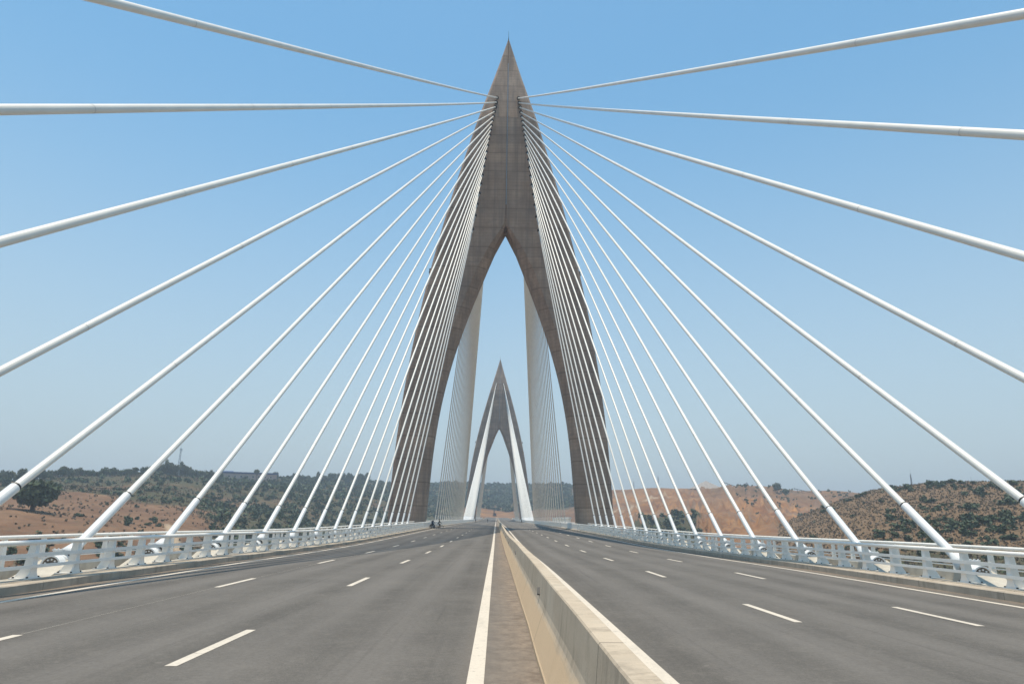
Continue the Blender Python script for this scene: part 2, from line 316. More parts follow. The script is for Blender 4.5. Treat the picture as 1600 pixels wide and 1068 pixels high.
# ---- median barrier
JY = {}
def jit(y):
    k = round(y/3.0); random.seed(k*13+5); a = (random.uniform(-0.009, 0.009), random.uniform(-0.014, 0.014)); return a
bhalf = [(0.335, 0.0), (0.335, 0.075), (0.32, 0.10), (0.19, 0.48), (0.165, 0.54), (0.146, 0.62), (0.109, 1.032), (0.095, 1.05)]
bprof = [(-a, b_) for a, b_ in bhalf]+[(a, b_) for a, b_ in bhalf[::-1]]
bm_ = MB(); bys = list(np.arange(YB0, 200, 3.0))+list(np.arange(200, 860, 10.0)); bm_.sweep(bprof, bys, zr, jit=jit)
barrier = bm_.build('concrete_barrier', M['barrier'])
tag(barrier, 'long beige concrete median barrier dividing the two carriageways', 'barrier')
for y in [13.5, 29.4, 45.4, 61.4, 77.4, 93.4]:
    r_ = MB(); z = zr(y)+0.74
    r_.prism([(y-0.07, z-0.06), (y+0.05, z-0.06), (y+0.05, z+0.05)], -0.175, -0.12)
    r_.box(-0.18, -0.12, y-0.075, y+0.065, z-0.080, z-0.062)
    r_.build('reflector_bracket', M['black'], barrier)
random.seed(11)

# ---- railings
def post_inner(s):
    b = MB()
    # tapering plate post, flared at the foot, with a rib towards the walkway
    prof = [(-0.22, 0.30), (-0.14, 0.42), (-0.10, 0.62), (-0.075, 1.17), (0.075, 1.17), (0.10, 0.62), (0.14, 0.42), (0.22, 0.30)]
    b.prism(prof, -0.025, 0.025)
    rib = [(-s*0.02, 0.30), (s*0.0, 1.16), (s*0.17, 1.16), (s*0.24, 0.62), (s*0.46, 0.30)]
    v = [(x, y, z) for y in (-0.06, 0.06) for x, z in rib]; n = 5
    b.add(v, [tuple(range(n)), tuple(range(2*n-1, n-1, -1))]+[(k, k+n, (k+1) % n+n, (k+1) % n) for k in range(n)])
    return b
def post_outer(s):
    b = MB(); pr = [(-0.05, 0.26), (-0.02, 1.18), (0.05, 1.18), (0.10, 0.26)]; n = 4
    v = [(s*x*1.2, y, z) for y in (-0.09, 0.09) for x, z in pr]
    b.add(v, [tuple(range(n)), tuple(range(2*n-1, n-1, -1))]+[(k, k+n, (k+1) % n+n, (k+1) % n) for k in range(n)])
    return b
def plate(s):
    b = MB(); b.box(-0.06 if s > 0 else -0.44, 0.44 if s > 0 else 0.06, -0.30, 0.30, 0.272, 0.30)
    for x in (-0.02, 0.36):
        for y in (-0.24, 0.24): b.tube([(s*x, y, 0.30), (s*x, y, 0.335)], 0.028, 6, mi=1)
    return b
def railing(s, x, y0, y1, inner, label, first, solid=None, nmax=100):
    root = empty('railing', (s*x, (y0+y1)/2, zr((y0+y1)/2))); ox, oy, oz = root.location
    tag(root, label, 'railing', 'white railings along the deck edges')
    def rail(name, z, rr, flat=None, dx=0.0):
        ys = [y for y in YS if y0 < y < y1]; ys = [y0]+ys+[y1]; b = MB()
        if flat:
            hw, hh = flat; b.sweep([(dx-hw, z-hh), (dx+hw, z-hh), (dx+hw, z+hh), (dx-hw, z+hh)], [y-oy for y in ys], lambda yy: zr(yy+oy)-oz)
        else: b.tube([(dx, y-oy, zr(y)-oz+z) for y in ys], rr, 10)
        b.build(name, M['white'], root)
    if inner:
        rail('top_rail', 1.235, 0.072); rail('middle_rail', 0.90, 0, (0.03, 0.052), -s*0.055); rail('lower_rail', 0.60, 0, (0.03, 0.042), -s*0.055)
        proto = post_inner(s).build('post', M['white'], root); pl = plate(s).build('base_plate', [M['white'], M['dark']], proto)
    else:
        rail('top_rail', 1.245, 0.065); rail('upper_rail', 1.04, 0.022); rail('lower_rail', 0.52, 0.022); rail('foot_rail', 0.74, 0.022) if False else None
        proto = post_outer(s).build('post', M['white'], root); pl = None
    ys = []; y = first
    while y > y0: y -= 2.0
    y += 2.0
    while y < y1:
        if not (solid and solid[0]-0.3 < y < solid[1]+0.3): ys.append(y)
        y += 2.0
    vis = [y for y in ys if y > 14] or ys
    ind = vis[:nmax]; rest = [y for y in ys if y not in ind]
    for k, y in enumerate(ind):
        p = proto if k == 0 else proto.copy()
        if k: COL.objects.link(p); p.parent = root
        p.location = (0, y-oy, zr(y)-oz)
        if pl and k and k < 30:
            q = pl.copy(); COL.objects.link(q); q.parent = p
    if rest:
        b = MB(); me = proto.data
        vs = [tuple(v.co) for v in me.vertices]; fs = [tuple(p.vertices) for p in me.polygons]
        for y in rest: b.add([(v[0], v[1]+y-oy, v[2]+zr(y)-oz) for v in vs], fs)
        o = b.build('post', M['white'], root, fix=False); o['kind'] = 'stuff'
    if solid:
        b = MB(); sy = list(np.arange(solid[0], solid[1], 3.0))+[solid[1]]
        b.sweep([(-0.12, 0.27), (-0.12, 1.13), (0.12, 1.13), (0.12, 0.27)], [y-oy for y in sy], lambda yy: zr(yy+oy)-oz)
        b.build('solid_panel', M['white'], root)
    return root
railing(-1, RX, YB0, 664, True, 'white railing beside the left edge of the road, with flared posts and three rails', 20.2, (125, 160))
railing(1, RX, YB0, 664, True, 'white railing beside the right edge of the road, with flared posts and three rails', 20.3, (125, 160))
for s, sd_ in ((-1, 'left'), (1, 'right')):
    railing(s, OX, YB0, D1-1.2, False, 'slim outer white railing on the %s deck edge before the near pylon' % sd_, 23.6, nmax=70)
    railing(s, OX, D1+TH+1.2, D2-1.2, False, 'slim outer white railing on the %s deck edge between the two pylons' % sd_, D1+TH+2, nmax=60)
g = empty('guard_rail', (OX+1.2, 210, zr(210))); tag(g, 'short high row of white guard posts outside the right deck edge beyond the near pylon', 'guard rail')
for y in np.arange(-26, 27, 4.2): b = MB(); b.box(-0.22, 0.22, y-0.5, y+0.5, 0, 2.1); b.build('post', M['white'], g)
b = MB(); b.box(-0.25, 0.25, -28, 28, 2.103, 2.5); b.box(-1.6, 0.3, -28, 28, -1.0, -0.003); b.build('top_beam', M['white'], g)

# ---------------------------------------------------------------- pylons
OUT = [(0, 22.45), (5, 22.25), (17, 21.65), (25.4, 20.85), (30, 20.3), (39, 18.95), (47.3, 17.6), (57, 15.7), (65, 13.85), (71, 12.45), (76, 11.15), (85, 8.6), (91.5, 6.9), (98, 4.95), (HT, 0.12)]
INN = [(0, 15.4), (2.5, 15.25), (15.5, 14.35), (24.5, 13.2), (32, 11.75), (40.7, 9.3), (46, 7.5), (52.5, 5.2), (58.5, 2.95), (65.2, 0.0)]
def interp(T, z): return float(np.interp(z, [a for a, _ in T], [b for _, b in T]))
ZB = -82.0
_po = np.polyfit([a for a, _ in OUT], [b for _, b in OUT], 5); _pi = np.polyfit([a for a, _ in INN[:-1]], [b for _, b in INN[:-1]], 4)
def interp(T, z):       # smooth edge curves of the pylon
    if T is OUT: return max(0.12, float(np.polyval(_po, z))) if z < 104 else float(np.interp(z, [104, HT], [np.polyval(_po, 104), 0.12]))
    return max(0.0, float(np.polyval(_pi, z))) if z < 60 else float(np.interp(z, [60, 65.2], [np.polyval(_pi, 60), 0.0]))
def outx(z): return interp(OUT, z) if z >= 0 else interp(OUT, 0)-(-z)*0.02
def innx(z): return interp(INN, z) if z >= 0 else interp(INN, 0)-(-z)*0.06
def hd(z): return TH/2*(1.0 if z < 92 else max(0.05, 1-0.95*(z-92)/(HT-92)))     # half depth
def pylon_leg(s):
    b = MB(); rows = []
    zs = [ZB, -60, -40, -20, 0]+list(np.arange(2, 66, 2.0))+[65.2]
    for z in zs:
        xo, xi, h = s*outx(z), innx(z), hd(z); c = 1.85 if z < 55 else max(0.02, 1.85*(1-(z-55)/14.0))
        bo = 0.5
        xi_ = s*xi; xc = s*(xi+c)
        rows.append([(xo-s*bo, -h, z), (xc, -h, z), (xi_, -h+min(c, 1.7), z), (xi_, h-min(c, 1.7), z), (xc, h, z), (xo-s*bo, h, z), (xo, h-bo, z), (xo, -h+bo, z)])
    n = 8; v = [p for r in rows for p in r]
    fs = [(i*n+k, i*n+(k+1) % n, (i+1)*n+(k+1) % n, (i+1)*n+k) for i in range(len(rows)-1) for k in range(n)]
    fs += [tuple(range(n)), tuple(range((len(rows)-1)*n, len(rows)*n))[::-1]]
    return b.add(v, fs)
def pylon_head():
    b = MB(); rows = []
    for z in [65.2]+list(np.arange(66, 114, 2.0))+[HT]:
        xo, h = outx(z), hd(z); bo = min(0.5, xo*0.4, h*0.4)
        g_ = min(0.16, xo*0.5); gd = min(0.25, h*0.4)
        c = max(0.0, 1.85*(1-(z-55)/14.0)) if z < 69 else 0     # the inner chamfer runs out in a V
        gw = max(g_, c); gdd = max(gd, min(c, 1.7)) if c > 0.2 else gd
        rows.append([(-xo, -h+bo, z), (-xo+bo, -h, z), (-gw, -h, z), (0, -h+gdd, z), (gw, -h, z), (xo-bo, -h, z), (xo, -h+bo, z), (xo, h-bo, z), (xo-bo, h, z), (gw, h, z), (0, h-gdd, z), (-gw, h, z), (-xo+bo, h, z), (-xo, h-bo, z)])
    n = 14; v = [p for r in rows for p in r]
    fs = [(i*n+k, i*n+(k+1) % n, (i+1)*n+(k+1) % n, (i+1)*n+k) for i in range(len(rows)-1) for k in range(n)]
    fs += [tuple(range(n)), tuple(range((len(rows)-1)*n, len(rows)*n))[::-1]]
    return b.add(v, fs)
def make_pylon():
    root = empty('bridge_pylon', (0, D1+TH/2, 0))
    for s in (-1, 1): pylon_leg(s).build('leg', M['pylon'], root)
    hd_ = pylon_head().build('head', M['pylon'], root)
    b = MB(); b.tube([(0, 0, HT-0.4), (0, 0, HT+0.9), (0, 0, HT+2.6)], [0.16, 0.05, 0.03], 6); b.build('lightning_rod', M['dark'], root)
    b = MB(); pts = []
    for z in [70]+list(np.arange(72, 112, 4.0)): pts.append((0.0, -hd(z)-0.03, z))
    b.tube(pts, 0.09, 5); b.build('conduit', M['steel'], root)
    b = MB(); b.box(-0.9, 0.9, -1.0, 1.4, 64.4, 65.3); b.build('soffit_block', M['pylon'], root)
    for s in (-1, 1):
        b = MB(); x = s*(outx(55)+0.05); b.box(min(x, x+s*0.7), max(x, x+s*0.7), -0.5, 0.5, 54.8, 54.95); b.tube([(x+s*0.45, 0, 54.95), (x+s*0.45, 0, 55.8)], 0.22, 8); b.build('beacon_lamp', M['dark'], root)
    return root
P1 = make_pylon(); tag(P1, 'tall pointed concrete pylon straddling the road nearest the camera', 'pylon', 'pointed concrete bridge pylons')
def copy_tree(o, parent=None):
    c = o.copy(); COL.objects.link(c); c.parent = parent
    for ch in [x for x in bpy.data.objects if x.parent == o]: copy_tree(ch, c)
    return c
P2 = copy_tree(P1); P2.location.y = D2+TH/2; tag(P2, 'smaller-looking pointed concrete pylon in the distance, framed by the near pylon')

# ---------------------------------------------------------------- stay cables
AZ = [97.1-1.24*i for i in range(10)]+[85.94-d for d in (1.5, 3.1, 4.9, 6.8, 8.9, 11.1, 13.5, 16.1, 18.9, 22.2)]
AX = [2.514+0.194*i for i in range(10)]+[4.3+(85.7-z)*0.139 for z in AZ[10:]]
XR, ZR = 15.5, 2.78
def stay(i, s, ring_y, tower_y, label, group, detail):
    """i: place in the fan (0 = topmost); ring_y: where the rubber ring sits over the deck; tower_y: pylon face"""
    R_ = Vector((s*XR, ring_y, ZR+zr(ring_y))); T = Vector((s*AX[i], tower_y, AZ[i]))
    d = (T-R_); L = d.length; d.normalize()
    t0 = (R_.z-zr(ring_y)-0.42)/d.z; base = R_-d*t0                   # where the cable meets its anchor block
    root = empty('stay_cable', (base.x, base.y, zr(base.y))); O = Vector(root.location)
    tag(root, label, 'stay cable', group)
    rr = 0.15 if i < 3 else 0.135-0.001*i
    n = 14 if detail > 1 else 8; sag = 0.22*(L/170.0)**2
    N = 24 if detail > 1 else 8
    def at(u): q = R_+d*u*L; q = Vector(q); q.z -= sag*4*u*(1-u); return q-O
    b = MB(); b.tube([at(k/N) for k in range(N+1)], rr, n)
    if detail > 1 and i < 9:
        u = 9.0/L
        while u < 0.9:
            b.tube([at(u), at(u+0.035/L)], rr+0.006, n, mi=1, cap=False); u += 11.8/L
    b.build('sheath', [M['pipe'], M['seam']], root)
    def ax(sv): return base+d*sv-O
    b = MB(); b.tube([ax(0.9 if detail > 1 else -0.3), ax(t0-0.03)], rr+0.032, n); gt = b.build('guide_tube', M['tube'], root)
    b = MB(); b.tube([ax(t0-0.03), ax(t0+0.045)], rr+0.016 if detail > 1 else rr+0.02, n); b.build('rubber_ring', M['black'], root)
    if detail:
        q = T-O; b = MB(); b.tube([q-d*0.9, q+d*0.6], rr+0.06, 10); b.build('tower_sleeve', M['pipe'], root)
        b = MB(); b.tube([q-d*0.12+Vector((0, 0, 0.05)), q+d*0.4], 0.42, 12); b.build('tower_socket', M['black'], root)
    if detail > 1:
        back = -1 if tower_y > ring_y else 1
        X0, Y0, Z0 = base.x-O.x, base.y-O.y, 0
        b = MB(); b.prism([(Y0+back*1.85, -0.05), (Y0+back*0.22, 0.50), (Y0+back*0.02, 0.50), (Y0-back*0.3, -0.05)], X0-0.58, X0+0.58); b.build('anchor_block', M['block'], root)
        cy, cz = Y0+back*0.62, 0.34; b = MB(); N2 = 20      # bolted round cover plate in its collar, facing along the deck
        for r0, r1, ya_, yb_ in ((0.335, 0.335, cy, cy-back*0.35), (0.335, 0.285, cy, cy), (0.285, 0.285, cy, cy-back*0.06)):
            va = [(X0+r0*math.cos(2*PI*k/N2), ya_, cz+r0*math.sin(2*PI*k/N2)) for k in range(N2)]+[(X0+r1*math.cos(2*PI*k/N2), yb_, cz+r1*math.sin(2*PI*k/N2)) for k in range(N2)]
            b.add(va, [(k, (k+1) % N2, N2+(k+1) % N2, N2+k) for k in range(N2)], 0, False)
        b.add([(X0+0.287*math.cos(2*PI*k/N2), cy-back*0.05, cz+0.287*math.sin(2*PI*k/N2)) for k in range(N2)], [tuple(range(N2))], 1)
        for k in range(10):
            a = 2*PI*k/10+0.2; c = Vector((X0+0.20*math.cos(a), cy-back*0.045, cz+0.20*math.sin(a))); b.tube([c, c+Vector((0, back*0.04, 0))], 0.032, 6, mi=0)
        b.build('cover_plate', [M['tube'], M['plate']], root)
        b = MB(); b.tube([(X0, Y0+back*0.45, 0.46), (X0, Y0+back*0.2, 0.52), ax(0.10), ax(0.22)], [0.20, 0.19, 0.17, 0.17], 14); b.build('neck', M['tube'], root)
        b = MB(); b.tube([ax(0.22), ax(0.27)], 0.215, 14); b.build('gasket', M['black'], root)
        b = MB(); b.tube([ax(0.27), ax(0.32), ax(0.62), ax(0.92)], [0.26, 0.32, 0.25, rr+0.035], 18); b.build('flared_housing', M['tube'], root)
        q = ax(0.42)+Vector((s*0.16, back*0.42, 0.0)); b = MB(); b.tube([q+Vector((0, 0, -0.34)), q+Vector((0, 0, 0.13))], 0.15, 12); b.tube([q+Vector((0, 0, 0.13)), q+Vector((0, 0, 0.165))], 0.185, 12)
        for k in range(6): a = 2*PI*k/6; c = q+Vector((0.13*math.cos(a), 0.13*math.sin(a), 0.165)); b.tube([c, c+Vector((0, 0, 0.035))], 0.026, 5)
        b.tube([q+Vector((0, 0, -0.1)), ax(0.45)], 0.09, 8); b.build('damper', M['tube'], root)
    return root
dY, Y0L, Y0R_ = 6.4677, 21.38, 27.99-6.4677
for s, sd_ in ((-1, 'left'), (1, 'right')):
    y0 = Y0L if s < 0 else Y0R_
    for i in range(20):
        pos = 'topmost' if i == 0 else ('lowest one' if i == 19 else ordinal(i+1)+' from the top')
        stay(i, s, y0+(i-4)*dY, D1+0.1, 'camera-side stay cable of the near pylon, %s, in the %s fan' % (pos, sd_), 'stay cables on the camera side of the near pylon', 2)
mid = (D1+TH+D2)/2; ya = D1+TH+23.5; ms = (mid-4-ya)/19
for s, sd_ in ((-1, 'left'), (1, 'right')):
    for i in range(20):
        pos = 'outermost' if i == 0 else ('closest to the pylon' if i == 19 else '%s out from it' % ordinal(20-i))
        stay(i, s, mid-4-ms*i, D1+TH-0.1, 'shaded stay cable behind near pylon, %s, %s fan' % (pos, sd_), 'stay cables behind the near pylon', 1)
        stay(i, s, mid+4+ms*i, D2+0.1, 'bright stay cable before distant pylon, %s, %s fan' % (pos, sd_), 'stay cables in front of the distant pylon', 1)
        stay(i, s, D2+TH+21+(19-i)*dY, D2+TH-0.1, 'shaded stay cable behind distant pylon, %s, %s fan' % (pos, sd_), 'stay cables behind the distant pylon', 0)

# ---------------------------------------------------------------- terrain
def vnoise(x, y, seed=0):
    xi = np.floor(x).astype(np.int64); yi = np.floor(y).astype(np.int64); fx = x-xi; fy = y-yi
    fx = fx*fx*(3-2*fx); fy = fy*fy*(3-2*fy)
    def h(a, b_):
        k = (a*374761393+b_*668265263+seed*974711) & 0xffffffff; k = ((k ^ (k >> 13))*1274126177) & 0xffffffff; return ((k ^ (k >> 16)) & 0xffff)/65535.0
    return (h(xi, yi)*(1-fx)+h(xi+1, yi)*fx)*(1-fy)+(h(xi, yi+1)*(1-fx)+h(xi+1, yi+1)*fx)*fy
def fbm(x, y, sc, oc=5, seed=0):
    v = 0; a = 0.5; tot = 0
    for k in range(oc): v = v+a*vnoise(x/sc*2**k+17.3*k, y/sc*2**k-9.1*k, seed+k); tot += a; a *= 0.5
    return v/tot
TAB = {  # bearing in degrees: (distance, height) along that bearing
 -180: [(10, -25), (100, -30), (400, 0), (900, 25)], -60: [(10, -24), (80, -22), (150, -14), (300, 0), (600, 22), (900, 24)],
 -35: [(10, -26), (80, -23), (180, -13), (320, 3), (450, 11), (620, 22.0), (900, 22)],
 -30.6: [(10, -28), (80, -25), (190, -15), (320, 1), (460, 13), (660, 31), (900, 32)],
 -25.4: [(10, -30), (100, -30), (210, -20), (330, -3), (460, 13), (700, 38), (950, 38)],
 -18: [(10, -40), (120, -45), (260, -34), (390, -6), (600, 20), (850, 48), (1100, 49)],
 -11.2: [(10, -60), (200, -60), (380, -38), (520, -8), (750, 27), (1000, 55), (1300, 56)],
 -4.1: [(10, -75), (200, -72), (450, -60), (620, -20), (720, -1), (860, 9), (1250, 63), (1600, 66)],
 0: [(10, -80), (250, -76), (480, -62), (620, -20), (668, 1.2), (700, 2.6), (870, 4), (980, 12), (1400, 70), (1800, 71)],
 5.2: [(10, -78), (250, -75), (460, -56), (600, -22), (700, 1), (860, 9), (1250, 61), (1500, 62)],
 9.35: [(10, -76), (250, -65), (420, -28), (540, -8), (700, 14), (900, 41), (1200, 41)],
 14: [(10, -72), (220, -52), (360, -22), (500, -2), (700, 21), (900, 43.5), (1200, 43)],
 20: [(10, -60), (200, -42), (330, -16), (450, 0), (620, 19), (780, 39), (900, 46), (1200, 46)],
 25.5: [(10, -50), (140, -42), (260, -26), (400, -4), (560, 9), (760, 26), (900, 38), (1200, 42)],
 31: [(10, -40), (140, -36), (260, -20), (400, 0), (560, 14), (760, 26), (1000, 30)],
 60: [(10, -30), (140, -30), (260, -10), (400, 10), (600, 24), (1000, 26)], 180: [(10, -25), (100, -30), (400, 0), (900, 25)]}
HB = [8, 17, 20.5, 22.5, 25.5, 28.4, 31.6, 37, 60, 75]; HZ = [-60, -24, -5, 3, 13.0, 21.0, 23.5, 23.8, 20, -30]     # the scrubby hill near on the right: crest height by bearing
BK = sorted(TAB)
RG = np.array([10, 25, 50, 80, 110, 150, 200, 260, 320, 390, 460, 540, 620, 668, 720, 780, 860, 950, 1100, 1250, 1400, 1600, 2000, 3000, 9000], float)
ZT = np.array([[np.interp(r, [a for a, _ in TAB[k]], [b for _, b in TAB[k]]) for r in RG] for k in BK])
def hbase(th, r):
    # smooth blend between the surveyed bearings
    b = np.array(BK, float); i = np.clip(np.searchsorted(b, th, side='right')-1, 0, len(b)-2); t = (th-b[i])/(b[i+1]-b[i]); t = t*t*(3-2*t)
    z = np.zeros_like(r)
    j = np.clip(np.searchsorted(RG, r, side='right')-1, 0, len(RG)-2); u = np.clip((r-RG[j])/(RG[j+1]-RG[j]), 0, 1)
    za = ZT[i, j]*(1-u)+ZT[i, j+1]*u; zb = ZT[i+1, j]*(1-u)+ZT[i+1, j+1]*u
    return za*(1-t)+zb*t
def hill(th, r):
    top = np.interp(th, HB, HZ); u = np.clip((r-90)/(440-90), 0, 1)
    return np.where(r < 440, -34+(top+34)*(1-(1-u)**1.25), top-np.clip(r-440, 0, 500)*0.03)
def ground(x, y):
    x = np.asarray(x, float); y = np.asarray(y, float)
    r = np.hypot(x, y); th = np.degrees(np.arctan2(x, y))
    zb = hbase(th, r); zh = np.where(th > 8, hill(th, r), -200)
    nb = (fbm(x, y, 160, 5, 3)-0.5)*14*np.clip((r-60)/500, 0, 1)
    gul = -np.abs(fbm(x, y, 90, 4, 8)-0.5)*16*np.clip((r-150)/400, 0, 1)*np.clip((1400-r)/800, 0, 1)
    near = np.clip((np.abs(th)-1.2)/3, 0, 1)*1.0
    z1 = zb+(nb+gul+2.2)*np.where(r > 640, np.clip((np.abs(x)-22)/60, 0, 1), 1)
    # the excavated quarry face: stepped benches
    q = np.clip((th-17.5)/1.5, 0, 1)*np.clip((27-th)/1.5, 0, 1)*np.clip((r-420)/60, 0, 1)*np.clip((800-r)/60, 0, 1)
    z1 = z1+q*(-9*np.sin(np.clip((r-430)/330, 0, 1)*PI))
    # erosion rills and dumped spoil on the excavated slopes
    qq = np.clip((th-8)/1.5, 0, 1)*np.clip((30-th)/1.5, 0, 1)*np.clip((r-400)/60, 0, 1)*np.clip((860-r)/60, 0, 1)
    rill = np.abs(fbm(th*60+fbm(x, y, 60, 3, 14)*50, r*0.22, 22, 4, 12)-0.5)*2
    z1 = z1+qq*((rill-0.35)*13-5.0*np.abs(fbm(x, y, 45, 4, 19)-0.5)*2)
    z1 = z1+qq*2.5*np.round(np.sin(z1*0.35)*1.0)*0.6
    z2 = zh+(fbm(x, y, 60, 5, 5)-0.5)*5*np.clip((r-80)/200, 0, 1)
    z = np.where(z2 > z1, z2, z1)
    return z, (z2 > z1), th, r
def gz(x, y): return float(ground(np.array([x]), np.array([y]))[0][0])
def cover(x, y):
    """how bare (0 scrub .. 1 open soil) and how red the ground is"""
    z, ishill, th, r = ground(x, y)
    n = fbm(x, y, 90, 4, 21); n2 = fbm(x, y, 35, 4, 31)
    bare = np.clip((0.35-(n2-0.5)*2.0)*0.5, 0.05, 0.5); red = np.zeros_like(r)
    left = np.clip((-20.2-th+(n-0.5)*16)/3, 0, 1)*np.clip((480+(n-0.5)*300-r)/60, 0, 1); bare = np.maximum(bare, left*np.clip(1.5-n2*1.0, 0.5, 1)); 
    cen = np.clip((th+3.4)/1.0, 0, 1)*np.clip((8.5-th)/1.0, 0, 1)*np.clip((955+(n-0.5)*160-r)/40, 0, 1); bare = np.maximum(bare, cen); red = np.maximum(red, cen*np.clip((n-0.5)*8, 0, 0.8))
    qa = np.clip((th-7.8)/1.0, 0, 1)*np.clip((29-th)/1.0, 0, 1)*(~ishill)
    grn = np.clip((th-10.3)/0.8, 0, 1)*np.clip((17.0+(n-0.5)*6-th)/1.2, 0, 1)*np.clip((640+(n-0.5)*260-(th-10)*8-r)/30, 0, 1)
    top = np.clip((r-740-(n-0.5)*120)/40, 0, 1)*np.clip((th-15)/2, 0, 1)
    qb = qa*(1-grn)*(1-0.45*top); bare = np.where(qa > 0.01, np.maximum(bare*(1-qa), qb), bare); red = np.maximum(red, qa*(1-grn)*np.clip(0.55+(n-0.4)*2, 0.35, 1)*(1-0.5*top))
    bare = np.where(ishill, np.clip(0.66+(n2-0.5)*0.7-np.clip((n-0.58)*5, 0, 0.4), 0.25, 0.9), bare)
    # pale vehicle track down the left slope
    tx = -24.6+ (330-r)*0.016
    tr = np.clip(1-np.abs(th-tx)/np.clip(0.55+(300-r)*0.003, 0.3, 2), 0, 1)*np.clip((r-215)/20, 0, 1)*np.clip((345-r)/10, 0, 1)
    t2 = np.clip(1-np.abs(r-(700+(th-9.3)*17))/7, 0, 1)*np.clip((th-7.5)/0.5, 0, 1)*np.clip((14.2-th)/0.5, 0, 1)
    return z, bare, red, np.clip(np.maximum(tr, t2)*2, 0, 1), ishill, th, r
def build_terrain():
    th = np.concatenate([np.arange(-180, -45, 5.0), np.arange(-45, 45, 0.22), np.arange(45, 180, 5.0), [180]])
    r = np.concatenate([np.linspace(8, 100, 12)[:-1], np.geomspace(100, 1500, 235), np.geomspace(1560, 9000, 14)])
    T, Rr = np.meshgrid(th, r, indexing='ij'); X = np.sin(np.radians(T))*Rr; Y = np.cos(np.radians(T))*Rr
    Z, bare, red, tr, ih, _, _ = cover(X.ravel(), Y.ravel())
    v = np.stack([X.ravel(), Y.ravel(), Z], 1); n, mm = T.shape
    i = np.arange(n-1)[:, None]*mm+np.arange(mm-1)[None, :]; i = i.ravel()
    f = np.stack([i, i+1, i+mm+1, i+mm], 1)[:, ::-1]
    me = bpy.data.meshes.new('ground'); me.from_pydata(v.tolist(), [], f.tolist()); me.update()
    b = bmesh.new(); b.from_mesh(me)
    b.verts.ensure_lookup_table(); b.faces.new([b.verts[k*mm] for k in range(n-1)])      # floor under the deck's start
    b.to_mesh(me); b.free()
    ca = me.color_attributes.new('cover', 'FLOAT_COLOR', 'POINT')
    c = np.stack([bare, red, tr, np.where(ih, 1.0, 0.0)], 1).astype(np.float32); ca.data.foreach_set('color', c.ravel())
    me.polygons.foreach_set('use_smooth', [True]*len(me.polygons))
    m, b, P = newmat('hillside', 0.95, 0.1)
    at = node(m, 'ShaderNodeAttribute'); at.attribute_name = 'cover'; sp = node(m, 'ShaderNodeSeparateColor'); link(m, at.outputs['Color'], sp.inputs[0])
    n1 = noise(m, P, 0.06, 7, 0.65); n2 = noise(m, P, 0.35, 6, 0.7)
    soil = mixc(m, remap(m, n1, 0.35, 0.65), (0.150, 0.078, 0.044), (0.232, 0.130, 0.074)); soil = mixc(m, remap(m, n2, 0.4, 0.65, 0, 0.5), soil, (0.185, 0.118, 0.072)); soil = mixc(m, remap(m, noise(m, P, 0.03, 6, 0.7, (1, 0.5, 6)), 0.48, 0.6, 0, 0.6), soil, (0.285, 0.172, 0.100)); soil = mixc(m, remap(m, noise(m, P, 0.09, 7, 0.75), 0.54, 0.66, 0, 0.6), soil, (0.115, 0.088, 0.055))
    # thin horizontal weathering on open soil
    soil = mixc(m, remap(m, noise(m, P, 0.25, 4, 0.6, (0.4, 0.4, 3.0)), 0.5, 0.7, 0, 0.35), soil, (0.135, 0.085, 0.052))
    redc = mixc(m, remap(m, noise(m, P, 0.05, 6, 0.65), 0.35, 0.62), (0.175, 0.066, 0.024), (0.50, 0.245, 0.085))
    redc = mixc(m, remap(m, noise(m, P, 0.12, 6, 0.7), 0.45, 0.66, 0, 0.6), redc, (0.17, 0.115, 0.082))
    redc = mixc(m, remap(m, noise(m, P, 0.045, 6, 0.7, (1, 1, 0.12)), 0.5, 0.68, 0, 0.75), redc, (0.44, 0.275, 0.145))
    redc = mixc(m, remap(m, noise(m, P, 0.16, 5, 0.65, (1, 1, 0.15)), 0.52, 0.68, 0, 0.5), redc, (0.13, 0.062, 0.036))
    redc = mixc(m, remap(m, noise(m, P, 0.02, 5, 0.6), 0.52, 0.62, 0, 0.65), redc, (0.20, 0.15, 0.115))
    hillc = mixc(m, remap(m, n2, 0.35, 0.65), (0.155, 0.097, 0.054), (0.225, 0.150, 0.088))
    soil = mixc(m, sp.outputs[1], soil, redc); soil = mixc(m, at.outputs['Alpha'], soil, hillc)
    scrub = mixc(m, remap(m, n2, 0.38, 0.62), (0.056, 0.066, 0.034), (0.120, 0.094, 0.056)); scrub = mixc(m, remap(m, n1, 0.4, 0.65, 0, 0.6), scrub, (0.078, 0.076, 0.044))
    col = mixc(m, remap(m, mth(m, 'ADD', sp.outputs[0], mth(m, 'MULTIPLY', mth(m, 'SUBTRACT', n2, 0.5), 0.5)), 0.25, 0.6), scrub, soil)
    col = mixc(m, sp.outputs[2], col, (0.44, 0.33, 0.22))
    link(m, col, b.inputs['Base Color']); setbump(m, b, n2, 0.8, 1.2)
    me.materials.append(m); return tag(link_obj('ground', me), 'brown and ochre valley sides and hills around the bridge', 'ground', kind='structure')
terrain = build_terrain()

